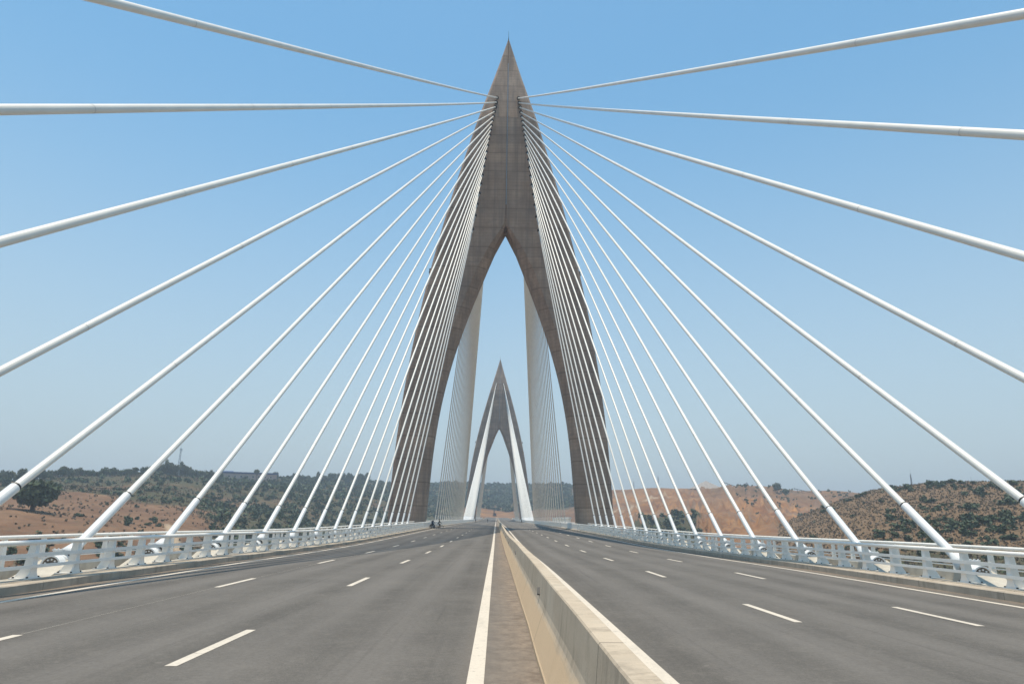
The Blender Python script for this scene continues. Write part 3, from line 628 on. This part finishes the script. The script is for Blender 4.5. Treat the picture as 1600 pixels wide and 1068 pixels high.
# ---------------------------------------------------------------- vegetation
def leaf_cloud(c, rad, n, size, seed, flat=1.0):
    """n small tilted leaf clumps spread through a lumpy ellipsoid crown; returns verts, quads"""
    g_ = np.random.default_rng(seed); k = max(3, int(n**0.5/2.2))
    cen = g_.normal(size=(k, 3)); cen /= np.linalg.norm(cen, axis=1)[:, None]; cen *= (g_.random((k, 1))**0.5)*0.68; cen[:, 2] = cen[:, 2]*0.95+0.08
    rr = g_.uniform(0.28, 0.5, k); w_ = g_.integers(0, k, n); d = g_.normal(size=(n, 3)); d /= np.linalg.norm(d, axis=1)[:, None]
    p = cen[w_]+d*rr[w_][:, None]*(g_.random((n, 1))**0.35); p = p*np.array(rad)+np.array(c)
    a = g_.normal(size=(n, 3)); a /= np.linalg.norm(a, axis=1)[:, None]; b = np.cross(a, d+0.3*g_.normal(size=(n, 3))); b /= np.linalg.norm(b, axis=1)[:, None]+1e-9
    s1 = size*g_.uniform(0.6, 1.3, (n, 1)); s2 = s1*g_.uniform(0.5, 0.9, (n, 1))
    v = np.stack([p-a*s1, p-b*s2, p+a*s1, p+b*s2*0.8], 1).reshape(-1, 3)
    return v, np.arange(4*n).reshape(-1, 4)
def mesh_np(name, v, f, mats):
    me = bpy.data.meshes.new(name); me.vertices.add(len(v)); me.vertices.foreach_set('co', np.asarray(v, np.float32).ravel())
    f = np.asarray(f); k = f.shape[1]; me.loops.add(f.size); me.loops.foreach_set('vertex_index', f.ravel().astype(np.int32))
    me.polygons.add(len(f)); me.polygons.foreach_set('loop_start', np.arange(0, f.size, k, dtype=np.int32)); me.polygons.foreach_set('loop_total', np.full(len(f), k, np.int32))
    me.materials.append(mats); me.update(calc_edges=True); return me
def tree_proto(kind, seed):
    g_ = random.Random(seed); b = MB()
    if kind == 'broad':    # wide, low crown
        H, cr, cz, th_ = 10.0, (6.4, 6.2, 4.8), 4.6, 0.45; n, sz, mt = 3600, 0.55, M['leaf_dark']
    elif kind == 'round': H, cr, cz, th_ = 10.0, (5.2, 5.0, 5.4), 5.2, 0.3; n, sz, mt = 2200, 0.6, M['leaf_dark']
    elif kind == 'tall': H, cr, cz, th_ = 13.0, (3.8, 3.8, 6.6), 7.0, 0.28; n, sz, mt = 2200, 0.6, M['leaf_pale']
    else: H, cr, cz, th_ = 11.0, (4.4, 4.2, 2.3), 8.6, 0.25; n, sz, mt = 1200, 0.45, M['leaf_pale']   # umbrella
    b.tube([(0, 0, -1.0), (g_.uniform(-.2, .2), 0, cz*0.35), (g_.uniform(-.4, .4), g_.uniform(-.3, .3), cz*0.75), (0, 0, cz*1.15)], [th_*1.2, th_, th_*0.7, th_*0.25], 7)
    for k in range(6):
        a = k*1.05+g_.random(); z0 = cz*g_.uniform(0.35, 0.7); L = cr[0]*g_.uniform(0.5, 0.8)
        b.tube([(0, 0, z0), (math.cos(a)*L*0.5, math.sin(a)*L*0.5, z0+1.2), (math.cos(a)*L, math.sin(a)*L, cz+g_.uniform(-.5, 1.2))], [th_*0.5, th_*0.35, th_*0.12], 5)
    v, f = leaf_cloud((0, 0, cz), cr, n, sz, seed)
    return b, mesh_np('crown', v, f, mt)
PROT = []
for k, kind in enumerate(['broad', 'round', 'tall', 'umbrella', 'round', 'tall']):
    b, cm = tree_proto(kind, 40+k); t = b.build('trunk', M['bark']); tm = t.data; bpy.data.objects.remove(t); PROT.append((kind, tm, cm))
def put_tree(kind_i, th, r, sc, label, group=None, zs=1.0, sink=0.0):
    kind, tm, cm = PROT[kind_i]; x, y = math.sin(math.radians(th))*r, math.cos(math.radians(th))*r
    root = empty('tree', (x, y, gz(x, y)-sink), random.uniform(0, 6.28)); root.scale = (sc, sc, sc*zs); tag(root, label, 'tree', group)
    link_obj('trunk', tm, root); link_obj('crown', cm, root); return root
put_tree(0, -33.2, 330, 1.62, 'large spreading dark green tree standing alone on the ochre field at far left', zs=0.9)
random.seed(5)
# rows of trees along the left skyline
row = []
th = -36.0
while th < -21.6:
    row.append((th, 0)); th += random.uniform(0.11, 0.21)
cnt = 0
def ridge_r(t): return float(np.interp(t, [-35, -30.6, -25.4, -18, -11.2, -4.1], [620, 660, 700, 850, 1000, 1250]))
for th, _ in row:
    dens = 1.0
    if random.random() > dens: continue
    cnt += 1; r = ridge_r(th)+random.uniform(-45, 25); big = 1.05 if th > -26.5 else 0.85
    k = random.choice([1, 2, 4, 5, 1, 0] if th > -27 else [0, 1, 4, 1, 2, 3])
    put_tree(k, th, r, big*random.uniform(0.72, 1.12)*(0.72 if k == 0 else 1), 'dark tree in the left skyline row, %s from the left' % ordinal(cnt), 'trees on the left skyline', sink=0.3)
cnt = 0; th = -16.7
while th < -10.3:
    cnt += 1; r = ridge_r(th)+random.uniform(-40, 20); k = random.choice([1, 4, 2, 1, 5])
    put_tree(k, th, r, random.uniform(0.65, 1.0)*(1.1 if th > -14.5 else 0.85), 'grey-green tree in the skyline row left of the pylon, %s from its left end' % ordinal(cnt), 'trees on the skyline left of the pylon', sink=0.3); th += random.uniform(0.15, 0.32)
put_tree(3, -19.0, 765, 1.05, 'lone umbrella-shaped tree in front of the blue-roofed building', zs=1.1)
put_tree(1, -17.6, 850, 0.75, 'small round tree just right of the blue-roofed building')
put_tree(1, -21.4, 800, 0.8, 'small round tree at the left end of the blue-roofed building')
put_tree(1, 22.0, 820, 1.0, 'dark round tree on the skyline above the quarry, left one of the pair')
put_tree(0, 22.6, 825, 0.8, 'broad dark tree on the skyline above the quarry, right one of the pair')
# bushes: the largest are objects of their own, the remaining scrub is one cover
BM = []
for k in range(5):
    v, f = leaf_cloud((0, 0, 0.45), (1.0, 1.0, 0.7), 150, 0.22, 90+k); BM.append(mesh_np('bush', v, f, M['leaf_bush']))
def scatter(n, t0, t1, r0, r1, test):
    out = []
    while len(out) < n:
        t = rng.uniform(t0, t1, 4000); r = rng.uniform(r0, r1, 4000); x = np.sin(np.radians(t))*r; y = np.cos(np.radians(t))*r
        z, bare, red, tr, ih, _, _ = cover(x, y); k = rng.random(4000) < test(t, r, bare, red, tr, ih, x, y)
        out += list(zip(x[k], y[k], z[k], r[k], t[k]))
        if len(out) == 0 and k.sum() == 0: break
    return out[:n]
def clump(x, y, sc=45, lo=0.5, seed=77): return np.clip((fbm(x, y, sc, 3, seed)-lo)*8, 0, 1)
def place_bushes(pts, s0, s1, label, group):
    for x, y, z, r, t in pts:
        o = link_obj('bush', BM[random.randrange(5)], None, (x, y, z-0.15)); s = random.uniform(s0, s1); o.scale = (s*random.uniform(0.8, 1.4), s*random.uniform(0.8, 1.4), s*random.uniform(0.7, 1.0)); o.rotation_euler.z = random.uniform(0, 6.28)
        tag(o, label, 'bush', group)
place_bushes(scatter(120, 22, 38, 200, 430, lambda t, r, b, rd, tr, ih, x, y: ih*(clump(x, y, 75, 0.58)*(t > 26)+0.05)), 1.5, 3.2, 'dark green bush on the brown scrubby hill right of the bridge', 'bushes on the right hill')
place_bushes(scatter(90, -36, -22, 190, 440, lambda t, r, b, rd, tr, ih, x, y: (1-tr)*clump(x, y, 50, 0.5)), 1.2, 2.8, 'dark green bush on the ochre slope left of the bridge', 'bushes on the left slope')
place_bushes(scatter(45, 10.3, 17.5, 420, 640, lambda t, r, b, rd, tr, ih, x, y: (b < 0.5)*1.0), 3.0, 5.5, 'large dark bush in the gully below the red quarry face', 'bushes in the quarry gully')
def cover_mesh(name, pts, s0, s1, nleaf, leafsz, mt, label, cat):
    V = []; F = []; base = 0; protos = [leaf_cloud((0, 0, 0.4), (1, 1, 0.75), nleaf, leafsz, 300+k) for k in range(8)]
    for x, y, z, r, t in pts:
        v, f = protos[random.randrange(8)]; a = random.uniform(0, 6.28); s = random.uniform(s0, s1)*(1+max(0, r-400)/1000); c, s_ = math.cos(a)*s, math.sin(a)*s
        w_ = np.empty_like(v); w_[:, 0] = v[:, 0]*c-v[:, 1]*s_+x; w_[:, 1] = v[:, 0]*s_+v[:, 1]*c+y; w_[:, 2] = v[:, 2]*s*0.9+z
        V.append(w_); F.append(f+base); base += len(v)
    me = mesh_np(name, np.concatenate(V), np.concatenate(F), mt); o = link_obj(name, me); return tag(o, label, cat, kind='stuff')
pts = scatter(1300, -7, 9.5, 900, 1400, lambda t, r, b, rd, tr, ih, x, y: (b < 0.5)*(0.35+clump(x, y, 110, 0.4)))
cover_mesh('scrub', pts, 2.2, 4.2, 26, 0.42, M['leaf_bush'], 'blue-green scrub on the far hill seen between the pylon legs', 'scrub')
pts = scatter(2300, -22.5, -3, 330, 1050, lambda t, r, b, rd, tr, ih, x, y: (b < 0.45)*(1-tr)*(0.4+clump(x, y, 90, 0.42)))
cover_mesh('scrub', pts, 1.4, 3.2, 24, 0.42, M['leaf_bush'], 'dense green scrub on the hillside left of the near pylon', 'scrub')
pts = scatter(3600, -37, 8.5, 200, 1400, lambda t, r, b, rd, tr, ih, x, y: (b < 0.42)*(1-tr)*(0.25+clump(x, y, 70, 0.42))*(r > np.where(t > -6, 820, 0)))
cover_mesh('scrub', pts, 1.3, 3.0, 26, 0.42, M['leaf_bush'], 'green scrub covering the slopes left of and behind the bridge', 'scrub')
pts = scatter(650, 19, 38, 120, 900, lambda t, r, b, rd, tr, ih, x, y: (0.02+clump(x, y, 75, 0.58)*(t > 26)+0.25*clump(x, y, 90, 0.3)*(t > 29)*(r < 330)+0.3*(~ih))*((ih & (r < 405)) | (r > 640)))
cover_mesh('scrub', pts, 0.9, 2.0, 26, 0.40, M['leaf_bush'], 'dark low scrub scattered over the hill at right', 'scrub')
pts = scatter(11000, 19, 38, 130, 470, lambda t, r, b, rd, tr, ih, x, y: ih*0.9)
cover_mesh('dry_tufts', pts, 0.35, 0.9, 9, 0.45, M['leaf_dry'], 'dry grey-brown tufts dotting the hill at right', 'dry grass')
pts = scatter(9000, -37, -8, 170, 850, lambda t, r, b, rd, tr, ih, x, y: (0.25+(b < 0.75)*0.7)*(1-tr)*0.9*(0.3+clump(x, y, 40, 0.4)))
cover_mesh('dry_tufts', pts, 0.6, 1.2, 10, 0.45, M['leaf_dry'], 'dry grey-brown tufts dotting the slopes at left', 'dry grass')

# ---------------------------------------------------------------- skyline structures
def polar(th, r): return math.sin(math.radians(th))*r, math.cos(math.radians(th))*r
def lattice_mast(th, r, H, w0, label, group=None, dish=False, guy=False):
    x, y = polar(th, r); root = empty('radio_mast', (x, y, gz(x, y)-0.5), random.uniform(0, 1.5)); tag(root, label, 'radio mast', group)
    b = MB(); n = 9
    for k in range(4):
        a = PI/4+k*PI/2; b.tube([(math.cos(a)*w0, math.sin(a)*w0, 0), (math.cos(a)*w0*0.35, math.sin(a)*w0*0.35, H)], 0.10, 4)
    for j in range(n):
        z0, z1 = H*j/n, H*(j+1)/n; r0, r1 = w0*(1-0.65*j/n), w0*(1-0.65*(j+1)/n)
        for k in range(4):
            a, a2 = PI/4+k*PI/2, PI/4+(k+1)*PI/2; b.tube([(math.cos(a)*r0, math.sin(a)*r0, z0), (math.cos(a2)*r1, math.sin(a2)*r1, z1)], 0.07, 3)
    b.build('lattice', M['steel'], root)
    b = MB(); b.tube([(0, 0, H), (0, 0, H+2.5)], 0.06, 4); b.build('antenna', M['steel'], root)
    if dish:
        for k in range(3):
            b = MB(); a = k*2.1; b.box(math.cos(a)*1.0-0.2, math.cos(a)*1.0+0.2, math.sin(a)-0.2, math.sin(a)+0.2, H-3.0, H-0.6); b.build('panel_antenna', M['white'], root)
lattice_mast(-24.55, 700, 26, 1.3, 'grey lattice mast with panel antennas above the left skyline trees', dish=True)
lattice_mast(13.05, 905, 17, 1.0, 'tall slim mast on the red skyline right of the near pylon', 'slim masts on the right skyline')
lattice_mast(31.0, 470, 9.5, 0.5, 'slim lattice mast on the crest of the scrubby hill, the taller one', 'slim masts on the right skyline')
lattice_mast(34.6, 480, 4.6, 0.3, 'short thin mast on the crest of the scrubby hill near the right edge', 'slim masts on the right skyline')
lattice_mast(11.1, 900, 10, 0.6, 'faint short mast on the skyline beside the near pylon', 'slim masts on the right skyline')
# blue roofed building
x, y = polar(-19.7, 800); bl = empty('factory_building', (x, y, gz(x, y)+2.2), math.radians(19.7)); tag(bl, 'long low pink building with a blue metal roof on the left skyline', 'building')
b = MB(); b.box(-29, 30, -6, 6, -3.5, 5.6); b.build('wall', M['wall_pink'], bl)
b = MB(); b.prism([(-7, 5.6), (-7, 7.2), (7, 7.2), (7, 5.6)], -31, 31); b.prism([(-7, 7.203), (0, 8.4), (7, 7.203)], -31, -14); b.build('roof', M['roof_blue'], bl)
for k in range(9):
    fx = -24+k*6.0; b = MB(); b.box(fx-1.1, fx+1.1, -6.12, -5.95, 1.6, 3.6); fr = b.build('window_frame', M['white'], bl); b = MB(); b.box(fx-0.95, fx+0.95, -6.16, -6.125, 1.75, 3.45); b.build('pane', M['glass'], fr)
# quarry: gravel heap and conveyors
x, y = polar(16.75, 860); hz = gz(x, y); bmx = bmesh.new(); bmesh.ops.create_cone(bmx, cap_ends=True, segments=40, radius1=16, radius2=0.6, depth=9.5)
bmesh.ops.subdivide_edges(bmx, edges=bmx.edges[:], cuts=3, use_grid_fill=True)
for v in bmx.verts:
    q = v.co; v.co.z += (float(fbm(np.array([q.x+50]), np.array([q.y+50]), 4, 3, 2)[0])-0.5)*1.2; v.co.x *= 1.35
me = bpy.data.meshes.new('gravel_heap'); bmx.to_mesh(me); bmx.free(); me.materials.append(M['gravel']); o = link_obj('gravel_heap', me, None, (x, y, hz+3.6)); tag(o, 'pale pointed heap of gravel on the quarry skyline', 'gravel heap')
def conveyor(th, r, L, H, label, flip=1):
    x, y = polar(th, r); root = empty('conveyor', (x, y, gz(x, y)-0.3), math.radians(-th)); tag(root, label, 'conveyor', 'quarry conveyors on the skyline')
    b = MB(); b.tube([(-flip*L/2, 0, 0.5), (flip*L/2, 0, H)], 0.32, 4); b.build('belt', M['dark'], root)
    b = MB(); b.tube([(flip*L*0.35, -1, 0), (flip*L*0.35, 0, H*0.84)], 0.2, 4); b.tube([(flip*L*0.1, -1, 0), (flip*L*0.15, 0, H*0.62)], 0.2, 4); b.build('support', M['dark'], root)
    b = MB(); b.box(flip*L/2-0.7, flip*L/2+0.7, -0.7, 0.7, H-0.7, H+0.6); b.build('head_box', M['steel'], root)
conveyor(18.5, 860, 15, 6.0, 'dark sloping conveyor beside the gravel heap', -1)
conveyor(23.9, 850, 20, 5.5, 'dark sloping conveyor right of the dark skyline trees', -1)
conveyor(19.6, 880, 7, 4.0, 'short dark hopper conveyor between the heap and the trees')
# site hut and crane beyond the bridge end
x, y = polar(-0.2, 905); cr = empty('excavator', (x, y, gz(x, y)), 0.4); cr.scale = (0.75, 0.75, 0.9); tag(cr, 'dark excavator with raised arm on the red earth beyond the bridge end', 'excavator')
b = MB(); b.box(-2.4, 2.4, -3, 3, 0.0, 1.4); b.build('tracks', M['dark'], cr); b = MB(); b.box(-2.0, 2.0, -2.4, 2.4, 1.6, 4.2); b.build('cab', M['bike_paint'], cr)
b = MB(); b.tube([(0, 1, 3.5), (0.8, 4.5, 9.0), (1.4, 8.5, 6.0), (1.4, 8.8, 2.6)], [0.5, 0.45, 0.3, 0.3], 5); b.tube([(0, 0, 3), (0, 0.4, 10.5)], 0.25, 4); b.build('arm', M['dark'], cr)

# ---------------------------------------------------------------- people, motorbike, bicycle
def skin_body(name, joints, edges, m_, parent=None, sub=2):
    """joints: name -> (co, radius); first joint is the pelvis"""
    ks = list(joints); me = bpy.data.meshes.new(name); me.from_pydata([joints[k][0] for k in ks], [(ks.index(a), ks.index(b)) for a, b in edges], [])
    o = link_obj(name, me, parent); o.modifiers.new('s', 'SKIN'); sv = me.skin_vertices[0].data
    for i, k in enumerate(ks): sv[i].radius = (joints[k][1], joints[k][1]); sv[i].use_root = (i == 0)
    su = o.modifiers.new('u', 'SUBSURF'); su.levels = sub; su.render_levels = sub
    dg = bpy.context.evaluated_depsgraph_get(); nm = bpy.data.meshes.new_from_object(o.evaluated_get(dg)); o.modifiers.clear(); o.data = nm; nm.materials.clear()
    for mm in (m_ if isinstance(m_, list) else [m_]): nm.materials.append(mm)
    for p in nm.polygons: p.use_smooth = True
    return o
EDG = [('pel', 'belly'), ('belly', 'chest'), ('chest', 'neck'), ('neck', 'head'), ('head', 'crown')]
for s in 'LR': EDG += [('chest', 'sh'+s), ('sh'+s, 'el'+s), ('el'+s, 'wr'+s), ('wr'+s, 'pa'+s), ('pel', 'hp'+s), ('hp'+s, 'kn'+s), ('kn'+s, 'an'+s), ('an'+s, 'to'+s)]
for s in 'LR':
    for k in range(5): EDG += [('pa'+s, 'f%d%s' % (k, s)), ('f%d%s' % (k, s), 'g%d%s' % (k, s))]
def person(loc, rz, pose, cloth, label, head_mat, head_name, group=None):
    root = empty('person', loc, rz); tag(root, label, 'person', group); J = dict(pose)
    for s, sg in (('L', -1), ('R', 1)):
        w, p = Vector(J['wr'+s][0]), Vector(J['pa'+s][0]); d = (p-w).normalized(); sd_ = Vector((1, 0, 0)) if abs(d.x) < 0.8 else Vector((0, 1, 0))
        for k in range(5):
            off = sd_*(0.03*(k-1.5)) if k < 4 else sd_*(-0.06*1.0); ln = (0.055, 0.065, 0.06, 0.05, 0.03)[k]
            a = p+off*0.9+d*ln*0.6; J['f%d%s' % (k, s)] = (a, 0.010); J['g%d%s' % (k, s)] = (a+d*ln*0.7+Vector((0, 0, -0.02)), 0.008)
    order = ['pel']+[k for k in J if k != 'pel']; J = {k: J[k] for k in order}
    body = skin_body('body', J, EDG, [cloth, M['skin'], M['hair']], root)
    hz_, hc = J['head'][0][2], Vector(J['head'][0])
    for p in body.data.polygons:
        c = p.center
        near_hand = min((c-Vector(J['pa'+s][0])).length for s in 'LR') < 0.12
        if (c-hc).length < 0.22 and c.z > J['neck'][0][2]+0.02: p.material_index = 1
        elif near_hand: p.material_index = 1
    b = MB(); prof = [(-0.01, 0.125), (0.04, 0.120), (0.085, 0.09), (0.12, 0.03)]
    b.tube([hc+Vector((0, -0.015, z)) for z, _ in prof], [r for _, r in prof], 12); b.build(head_name, head_mat, root)
    b = MB()   # face: nose, eyes
    b.tube([hc+Vector((0, 0.09, 0.02)), hc+Vector((0, 0.125, -0.02))], [0.012, 0.018], 6)
    for sx in (-1, 1): b.tube([hc+Vector((sx*0.035, 0.088, 0.022)), hc+Vector((sx*0.035, 0.104, 0.022))], 0.013, 6, mi=1); b.tube([hc+Vector((sx*0.095, -0.01, -0.02)), hc+Vector((sx*0.115, -0.02, 0.02))], 0.018, 6)
    b.tube([hc+Vector((-0.025, 0.097, -0.05)), hc+Vector((0.025, 0.097, -0.05))], 0.008, 5, mi=2); b.build('face', [M['skin'], M['black'], M['bark']], root)
    return root
def V(*a): return Vector(a)
seated = {'pel': (V(0, 0, .86), .15), 'belly': (V(0, .03, 1.02), .14), 'chest': (V(0, .12, 1.28), .16), 'neck': (V(0, .18, 1.45), .06), 'head': (V(0, .22, 1.58), .095), 'crown': (V(0, .21, 1.68), .08),
 'shL': (V(-.19, .13, 1.36), .075), 'elL': (V(-.27, .30, 1.12), .05), 'wrL': (V(-.27, .55, 1.08), .033), 'paL': (V(-.27, .62, 1.08), .035),
 'shR': (V(.19, .13, 1.36), .075), 'elR': (V(.27, .30, 1.12), .05), 'wrR': (V(.27, .55, 1.08), .033), 'paR': (V(.27, .62, 1.08), .035),
 'hpL': (V(-.12, .04, .84), .11), 'knL': (V(-.24, .42, .62), .075), 'anL': (V(-.27, .25, .14), .05), 'toL': (V(-.27, .42, .06), .045),
 'hpR': (V(.12, .04, .84), .11), 'knR': (V(.24, .42, .62), .075), 'anR': (V(.27, .25, .14), .05), 'toR': (V(.27, .42, .06), .045)}
astride = {'pel': (V(0, -.05, .93), .14), 'belly': (V(0, -.05, 1.08), .13), 'chest': (V(0, .03, 1.34), .15), 'neck': (V(0, .07, 1.50), .055), 'head': (V(0, .10, 1.63), .09), 'crown': (V(0, .09, 1.73), .075),
 'shL': (V(-.18, .03, 1.42), .07), 'elL': (V(-.24, .20, 1.18), .048), 'wrL': (V(-.24, .44, 1.06), .032), 'paL': (V(-.24, .51, 1.05), .034),
 'shR': (V(.18, .03, 1.42), .07), 'elR': (V(.24, .20, 1.18), .048), 'wrR': (V(.24, .44, 1.06), .032), 'paR': (V(.24, .51, 1.05), .034),
 'hpL': (V(-.11, -.05, .90), .10), 'knL': (V(-.22, .10, .52), .07), 'anL': (V(-.30, -.06, .10), .048), 'toL': (V(-.31, .12, .04), .042),
 'hpR': (V(.11, -.05, .90), .10), 'knR': (V(.18, .24, .58), .07), 'anR': (V(.15, .14, .20), .048), 'toR': (V(.15, .30, .15), .042)}
standing = {'pel': (V(0, 0, .92), .14), 'belly': (V(0, 0, 1.08), .13), 'chest': (V(0, .0, 1.34), .15), 'neck': (V(0, .01, 1.51), .055), 'head': (V(0, .03, 1.64), .09), 'crown': (V(0, .02, 1.74), .075),
 'shL': (V(-.18, 0, 1.42), .07), 'elL': (V(-.25, -.03, 1.14), .048), 'wrL': (V(-.26, .06, .90), .032), 'paL': (V(-.26, .08, .83), .034),
 'shR': (V(.18, 0, 1.42), .07), 'elR': (V(.25, -.03, 1.14), .048), 'wrR': (V(.26, .06, .90), .032), 'paR': (V(.26, .08, .83), .034),
 'hpL': (V(-.11, 0, .90), .10), 'knL': (V(-.13, .12, .50), .07), 'anL': (V(-.12, .10, .10), .048), 'toL': (V(-.12, .26, .04), .042),
 'hpR': (V(.11, 0, .90), .10), 'knR': (V(.12, -.02, .50), .07), 'anR': (V(.12, -.18, .12), .048), 'toR': (V(.12, -.04, .04), .042)}
def wheel(parent, y, R_, rt, spokes):
    w_ = empty('wheel', (0, y, R_)); w_.parent = parent
    def ring(rad, th_, name, mt):
        b = MB(); n = 28; pts = [(0, rad*math.cos(2*PI*k/n), rad*math.sin(2*PI*k/n)) for k in range(n)]
        vs = []; m2 = 6
        for k, p in enumerate(pts):
            rd = Vector(p).normalized()
            vs += [Vector(p)+(rd*math.cos(2*PI*j/m2)+Vector((1, 0, 0))*math.sin(2*PI*j/m2))*th_ for j in range(m2)]
        b.add(vs, [(k*m2+j, ((k+1) % n)*m2+j, ((k+1) % n)*m2+(j+1) % m2, k*m2+(j+1) % m2) for k in range(n) for j in range(m2)], 0, True); b.build(name, mt, w_)
    ring(R_-rt, rt, 'tyre', M['black']); ring(R_-rt*2.3, rt*0.45, 'rim', M['steel'])
    b = MB(); b.tube([(-0.05, 0, 0), (0.05, 0, 0)], 0.035, 8)
    for k in range(spokes): a = 2*PI*k/spokes; b.tube([(0, 0, 0), (0, (R_-rt*2)*math.cos(a), (R_-rt*2)*math.sin(a))], 0.006 if spokes > 8 else 0.02, 4)
    b.build('spokes', M['steel'], w_)
def motorbike(loc, rz):
    r = empty('motorbike', loc, rz); tag(r, 'dark blue motorbike parked under its rider by the left railing', 'motorbike')
    wheel(r, -0.62, 0.30, 0.06, 6); wheel(r, 0.64, 0.30, 0.05, 6)
    b = MB(); b.tube([(0, -0.62, .30), (0, -0.3, .52), (0, 0.1, .42), (0, 0.32, .72)], [0.05, .06, .07, .05], 8); b.build('frame', M['dark'], r)
    b = MB(); b.tube([(0, -0.15, .40), (0, 0.12, .36), (0, .2, .45)], [0.13, 0.15, 0.1], 10); b.build('engine', M['steel'], r)
    b = MB(); b.tube([(0, 0.0, .70), (0, 0.18, .80), (0, .34, .78), (0, .42, .70)], [0.08, .13, .13, .05], 12); b.build('tank', M['bike_paint'], r)
    b = MB(); b.tube([(0, -0.62, .74), (0, -.4, .72), (0, 0.02, .70)], [0.07, .11, .10], 10); b.build('seat', M['black'], r)
    for s in (-1, 1): b = MB(); b.tube([(s*.07, 0.64, .30), (s*.07, 0.42, .92)], 0.025, 6); b.build('fork', M['steel'], r)
    b = MB(); b.tube([(-.33, .50, 1.03), (-.2, .46, 1.06), (-.05, .42, .97), (.05, .42, .97), (.2, .46, 1.06), (.33, .50, 1.03)], 0.016, 6); b.build('handlebar', M['dark'], r)
    b = MB(); b.tube([(0, .45, .88), (0, .58, .88)], [0.07, 0.10], 12); b.build('headlight', M['glass'], r)
    b = MB(); b.tube([(.13, .05, .30), (.14, -.4, .32), (.14, -.8, .40)], [0.03, .04, .05], 8); b.build('exhaust', M['steel'], r)
    b = MB(); b.tube([(0, -.98, .50), (0, -.9, .62), (0, -.62, .66)], [0.03, .06, .07], 6); b.build('mudguard', M['bike_paint'], r)
def bicycle(loc, rz):
    r = empty('bicycle', loc, rz); tag(r, 'thin dark bicycle held by the person in black beside the left railing', 'bicycle')
    wheel(r, -0.52, 0.34, 0.022, 16); wheel(r, 0.54, 0.34, 0.022, 16)
    b = MB()
    for p, q in (((0, -.52, .34), (0, -.05, .30)), ((0, -.52, .34), (0, -.22, .82)), ((0, -.05, .30), (0, -.24, .90)), ((0, -.05, .30), (0, .36, .82)), ((0, -.20, .78), (0, .34, .86)), ((0, .33, .95), (0, .38, .72)), ((0, .38, .72), (0, .54, .34))): b.tube([p, q], 0.018, 6)
    b.build('frame', M['bike_paint'], r)
    b = MB(); b.tube([(0, -.36, .93), (0, -.24, .94), (0, -.10, .93)], [.06, .05, .02], 8); b.build('saddle', M['black'], r)
    b = MB(); b.tube([(-.28, .44, 1.02), (-.1, .36, 1.0), (.1, .36, 1.0), (.28, .44, 1.02)], 0.014, 6); b.build('handlebar', M['dark'], r)
    for s in (-1, 1): b = MB(); b.tube([(0, -.05, .30), (s*.08, -.05+s*.12, .30-s*.12)], .012, 5); b.box(s*.08-.04, s*.08+.06, -.08+s*.12, s*.12, .28-s*.12, .31-s*.12); b.build('pedal', M['dark'], r)
zp = zr(138)
motorbike((-13.05, 134, zr(134)+0.004), math.radians(-25))
person((-13.05, 134, zr(134)+0.004), math.radians(-25), seated, M['cloth_navy'], 'rider in navy clothes and a grey helmet sitting on a motorbike', M['helmet'], 'helmet')
bicycle((-11.9, 135.5, zr(135.5)+0.004), math.radians(-80))
person((-11.9, 135.5, zr(135.5)+0.004), math.radians(-80), astride, M['cloth_black'], 'person in black clothes standing astride a bicycle facing right', M['hair'], 'hair')
for x, y, c, lb in ((-5.2, 345, 'cloth_navy', 'distant walker in dark clothes on the left carriageway, the nearer to the median'), (11.6, 350, 'cloth_black', 'distant walker in dark clothes at the right edge of the road'), (-11.2, 352, 'cloth_black', 'distant walker in dark clothes at the left edge of the road')):
    person((x, y, zr(y)+0.004), random.uniform(0, 6), standing, M[c], lb, M['hair'], 'hair', 'distant walkers')

# ---------------------------------------------------------------- haze
b = MB(); b.box(-1500, 1500, -600, 2500, -90, 135); hz_o = b.build('haze', [])
hm = bpy.data.materials.new('haze_air'); hm.use_nodes = True; hn = hm.node_tree; hn.nodes.clear()
ho = hn.nodes.new('ShaderNodeOutputMaterial'); pv = hn.nodes.new('ShaderNodeVolumePrincipled'); pv.inputs['Density'].default_value = 0.00042; pv.inputs['Color'].default_value = (0.72, 0.83, 0.95, 1); pv.inputs['Anisotropy'].default_value = 0.2
hn.links.new(pv.outputs[0], ho.inputs['Volume']); hz_o.data.materials.append(hm); tag(hz_o, 'thin pale summer haze in the air over the valley', 'haze', kind='stuff')
